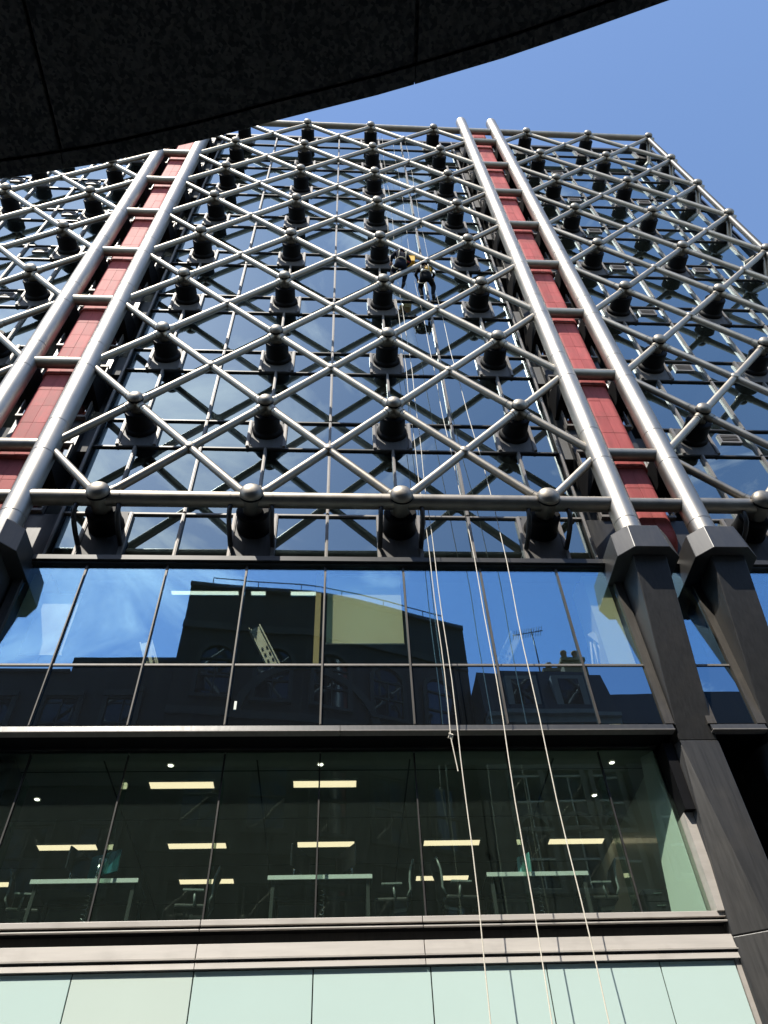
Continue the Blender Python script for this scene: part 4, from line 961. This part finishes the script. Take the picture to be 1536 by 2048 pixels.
big = MB(); n_ = 24
for k in range(n_):       # the big arch in the middle of the top storeys
    a0, a1 = math.pi * k / n_, math.pi * (k + 1) / n_
    xm = 6.9
    for (ri, ro) in ((2.05, 2.3),):
        q = [(xm + ri * math.cos(a0), 2.0 + ri * math.sin(a0) * 0.9), (xm + ro * math.cos(a0), 2.0 + ro * math.sin(a0) * 0.9), (xm + ro * math.cos(a1), 2.0 + ro * math.sin(a1) * 0.9), (xm + ri * math.cos(a1), 2.0 + ri * math.sin(a1) * 0.9)]
        big.hexa([(p[0], fac(p[0]) - 0.02, p[1]) for p in q], [(p[0], fac(p[0]) + 0.10, p[1]) for p in q])
big.build('arch_band', STONE_D, A)
rail = MB()
top = [(x, fac(x) - 0.25, ATOP + 0.16 + 0.62) for x in [3.3 + i * 0.77 for i in range(12)]]
rail.tube(top, 0.022, 6)
for p in top[::2]: rail.tube([p, (p[0], p[1], ATOP + 0.16)], 0.016, 6)
rail.build('roof_rail', FRAME_D, A)
m = MB(); m.box((2.6, -16.6, -13.6), (12.5, -16.4, SZ + 0.36)); m.build('arcade_wall', BRICK_D, A)
for x in (2.9, 12.2):
    m = MB(); m.box((x - 0.3, -13.0, -13.6), (x + 0.3, -12.4, SZ)); bevel(m.build('arcade_pier', GRANITE, A), 0.02)

# ---- neighbours across the street (seen mirrored in the glass)
Bd = thing('brick_building', 'low dark brick building left of the granite one with a raised roof block', 'building', (-4, -12, -Z0), absolute=True)
m = MB(); m.box((-14, -20, -13.6), (2.58, -9.3, 3.75)); m.build('wall', BRICK_D, Bd)
m = MB(); m.box((-0.85, -13, 3.76), (2.58, -9.32, 4.35)); m.build('roof_block', BRICK_D, Bd)
m = MB(); m.box((-14, -20, 3.76), (-0.87, -9.22, 3.86)); m.build('coping', STONE_D, Bd)
m = MB(); m.box((-14, -9.3, 0.2), (2.58, -9.2, 0.45)); m.box((-14, -9.3, -3.6), (2.58, -9.2, -3.35)); m.build('string_course', STONE_D, Bd)
for z in (-12.6, -9.9, -6.6, -2.9, 0.9):
    for k in range(8): win_at(Bd, -12.2 + k * 1.9, z, 1.0, 1.9, 0, -9.3, False, STONE_D, True, STONE_D)
C_ = thing('stone_building', 'pale stone house with mansard roof, dormers and tall chimneys', 'building', (15, -12, -Z0), absolute=True)
m = MB(); m.box((12.55, -20, -13.6), (16.9, -10.0, 2.3)); m.build('wall', STONE, C_)
m = MB(); m.box((12.6, -10.0, 2.05), (16.96, -9.75, 2.3)); m.box((12.6, -10.0, 2.3), (16.96, -9.6, 2.45)); m.box((12.6, -10.0, 1.0), (16.96, -9.9, 1.18)); m.build('cornice', STONE_L, C_)
m = MB(); m.hexa([(12.55, -20, 2.46), (16.94, -20, 2.46), (16.94, -9.7, 2.46), (12.55, -9.7, 2.46)], [(12.56, -19, 4.55), (16.9, -19, 4.4), (16.9, -10.3, 4.4), (12.56, -10.3, 4.55)]); m.build('mansard_roof', SLATE, C_)
for x in (13.9, 15.5):
    m = MB(); m.box((x - 0.55, -10.6, 2.5), (x + 0.55, -9.78, 3.9)); d = m.build('dormer', STONE_L, C_)
    m = MB(); m.box((-0.33, -0.02, 0), (0.33, 0.01, 1.0)); g = put('pane', m.mesh('pane', GL_DARK), None, (0, 0, 0)); g.parent = d; g.location = (x, -9.775, 2.75)
for z in (-12.8, -9.6, -6.2, -2.7, 0.0 - 0.9):
    for x in (13.7, 15.0, 16.25): win_at(C_, x, z, 0.85, 1.75, 0, -10.0, z > -7)
for (x, wdt, zt, m_) in ((16.25, 0.85, 5.3, BUFF), (15.35, 0.5, 4.75, BUFF)):
    m = MB(); m.box((x - wdt / 2, -11.2, 4.2), (x + wdt / 2, -10.7, zt)); m.box((x - wdt / 2 - .06, -11.26, zt), (x + wdt / 2 + .06, -10.64, zt + 0.14)); ch = m.build('chimney', m_, C_)
    for k in (-0.22, 0.22) if wdt > 0.6 else (0,):
        p = MB(); p.lathe([(0.13, zt + 0.14), (0.10, zt + 0.5), (0.13, zt + 0.52), (0.13, zt + 0.6), (0.09, zt + 0.6)], 'z', 12, (x + k, -10.95, 0)); sub('chimney_pot', p.mesh('chimney_pot', TERRA), ch)
t = thing('tv_antenna', 'television aerial with many short bars on a thin mast on the mansard roof', 'antenna', (15.0, -10.9, 4.3))
m = MB(); m.tube([(0, 0, 0), (0, 0, 2.7)], 0.025, 6); sub('mast', m.mesh('mast', FRAME_D), t)
m = MB(); m.tube([(-0.75, 0, 2.35), (0.45, 0, 2.65)], 0.02, 6); sub('boom', m.mesh('boom', FRAME_D), t)
for k in range(12):
    m = MB(); x = -0.72 + k * 0.1; z = 2.35 + (x + .75) * 0.25; m.tube([(x, -0.22, z - .05), (x, 0.22, z + .05)], 0.010, 5); sub('element', m.mesh('element', FRAME_D), t)
D_ = thing('corner_house', 'grey stone corner house with slate roof right of the mansard house', 'building', (25, -12, -Z0), absolute=True)
m = MB(); m.box((16.98, -20, -13.6), (40, -9.7, 1.7)); m.build('wall', STONE, D_)
m = MB(); m.box((16.98, -9.7, 1.4), (40, -9.45, 1.72)); m.build('cornice', STONE_L, D_)
m = MB(); m.hexa([(16.98, -20, 1.73), (40, -20, 1.73), (40, -9.6, 1.73), (16.98, -9.6, 1.73)], [(16.98, -18, 3.6), (40, -18, 3.6), (40, -10.3, 3.6), (16.98, -10.3, 3.6)]); m.build('slate_roof', SLATE, D_)
for z in (-12.8, -9.6, -6.2, -2.4):
    for k in range(8): win_at(D_, 18.0 + k * 1.6, z, 0.9, 1.8, 0, -9.7, z > -7)

# office lights are the real lamps of the room; keep renders clean
scene.render.engine = 'CYCLES'
scene.cycles.max_bounces = 8; scene.cycles.glossy_bounces = 5; scene.cycles.transparent_max_bounces = 12; scene.cycles.diffuse_bounces = 3
for o in bpy.data.objects:
    if '_abs' in o: del o['_abs']
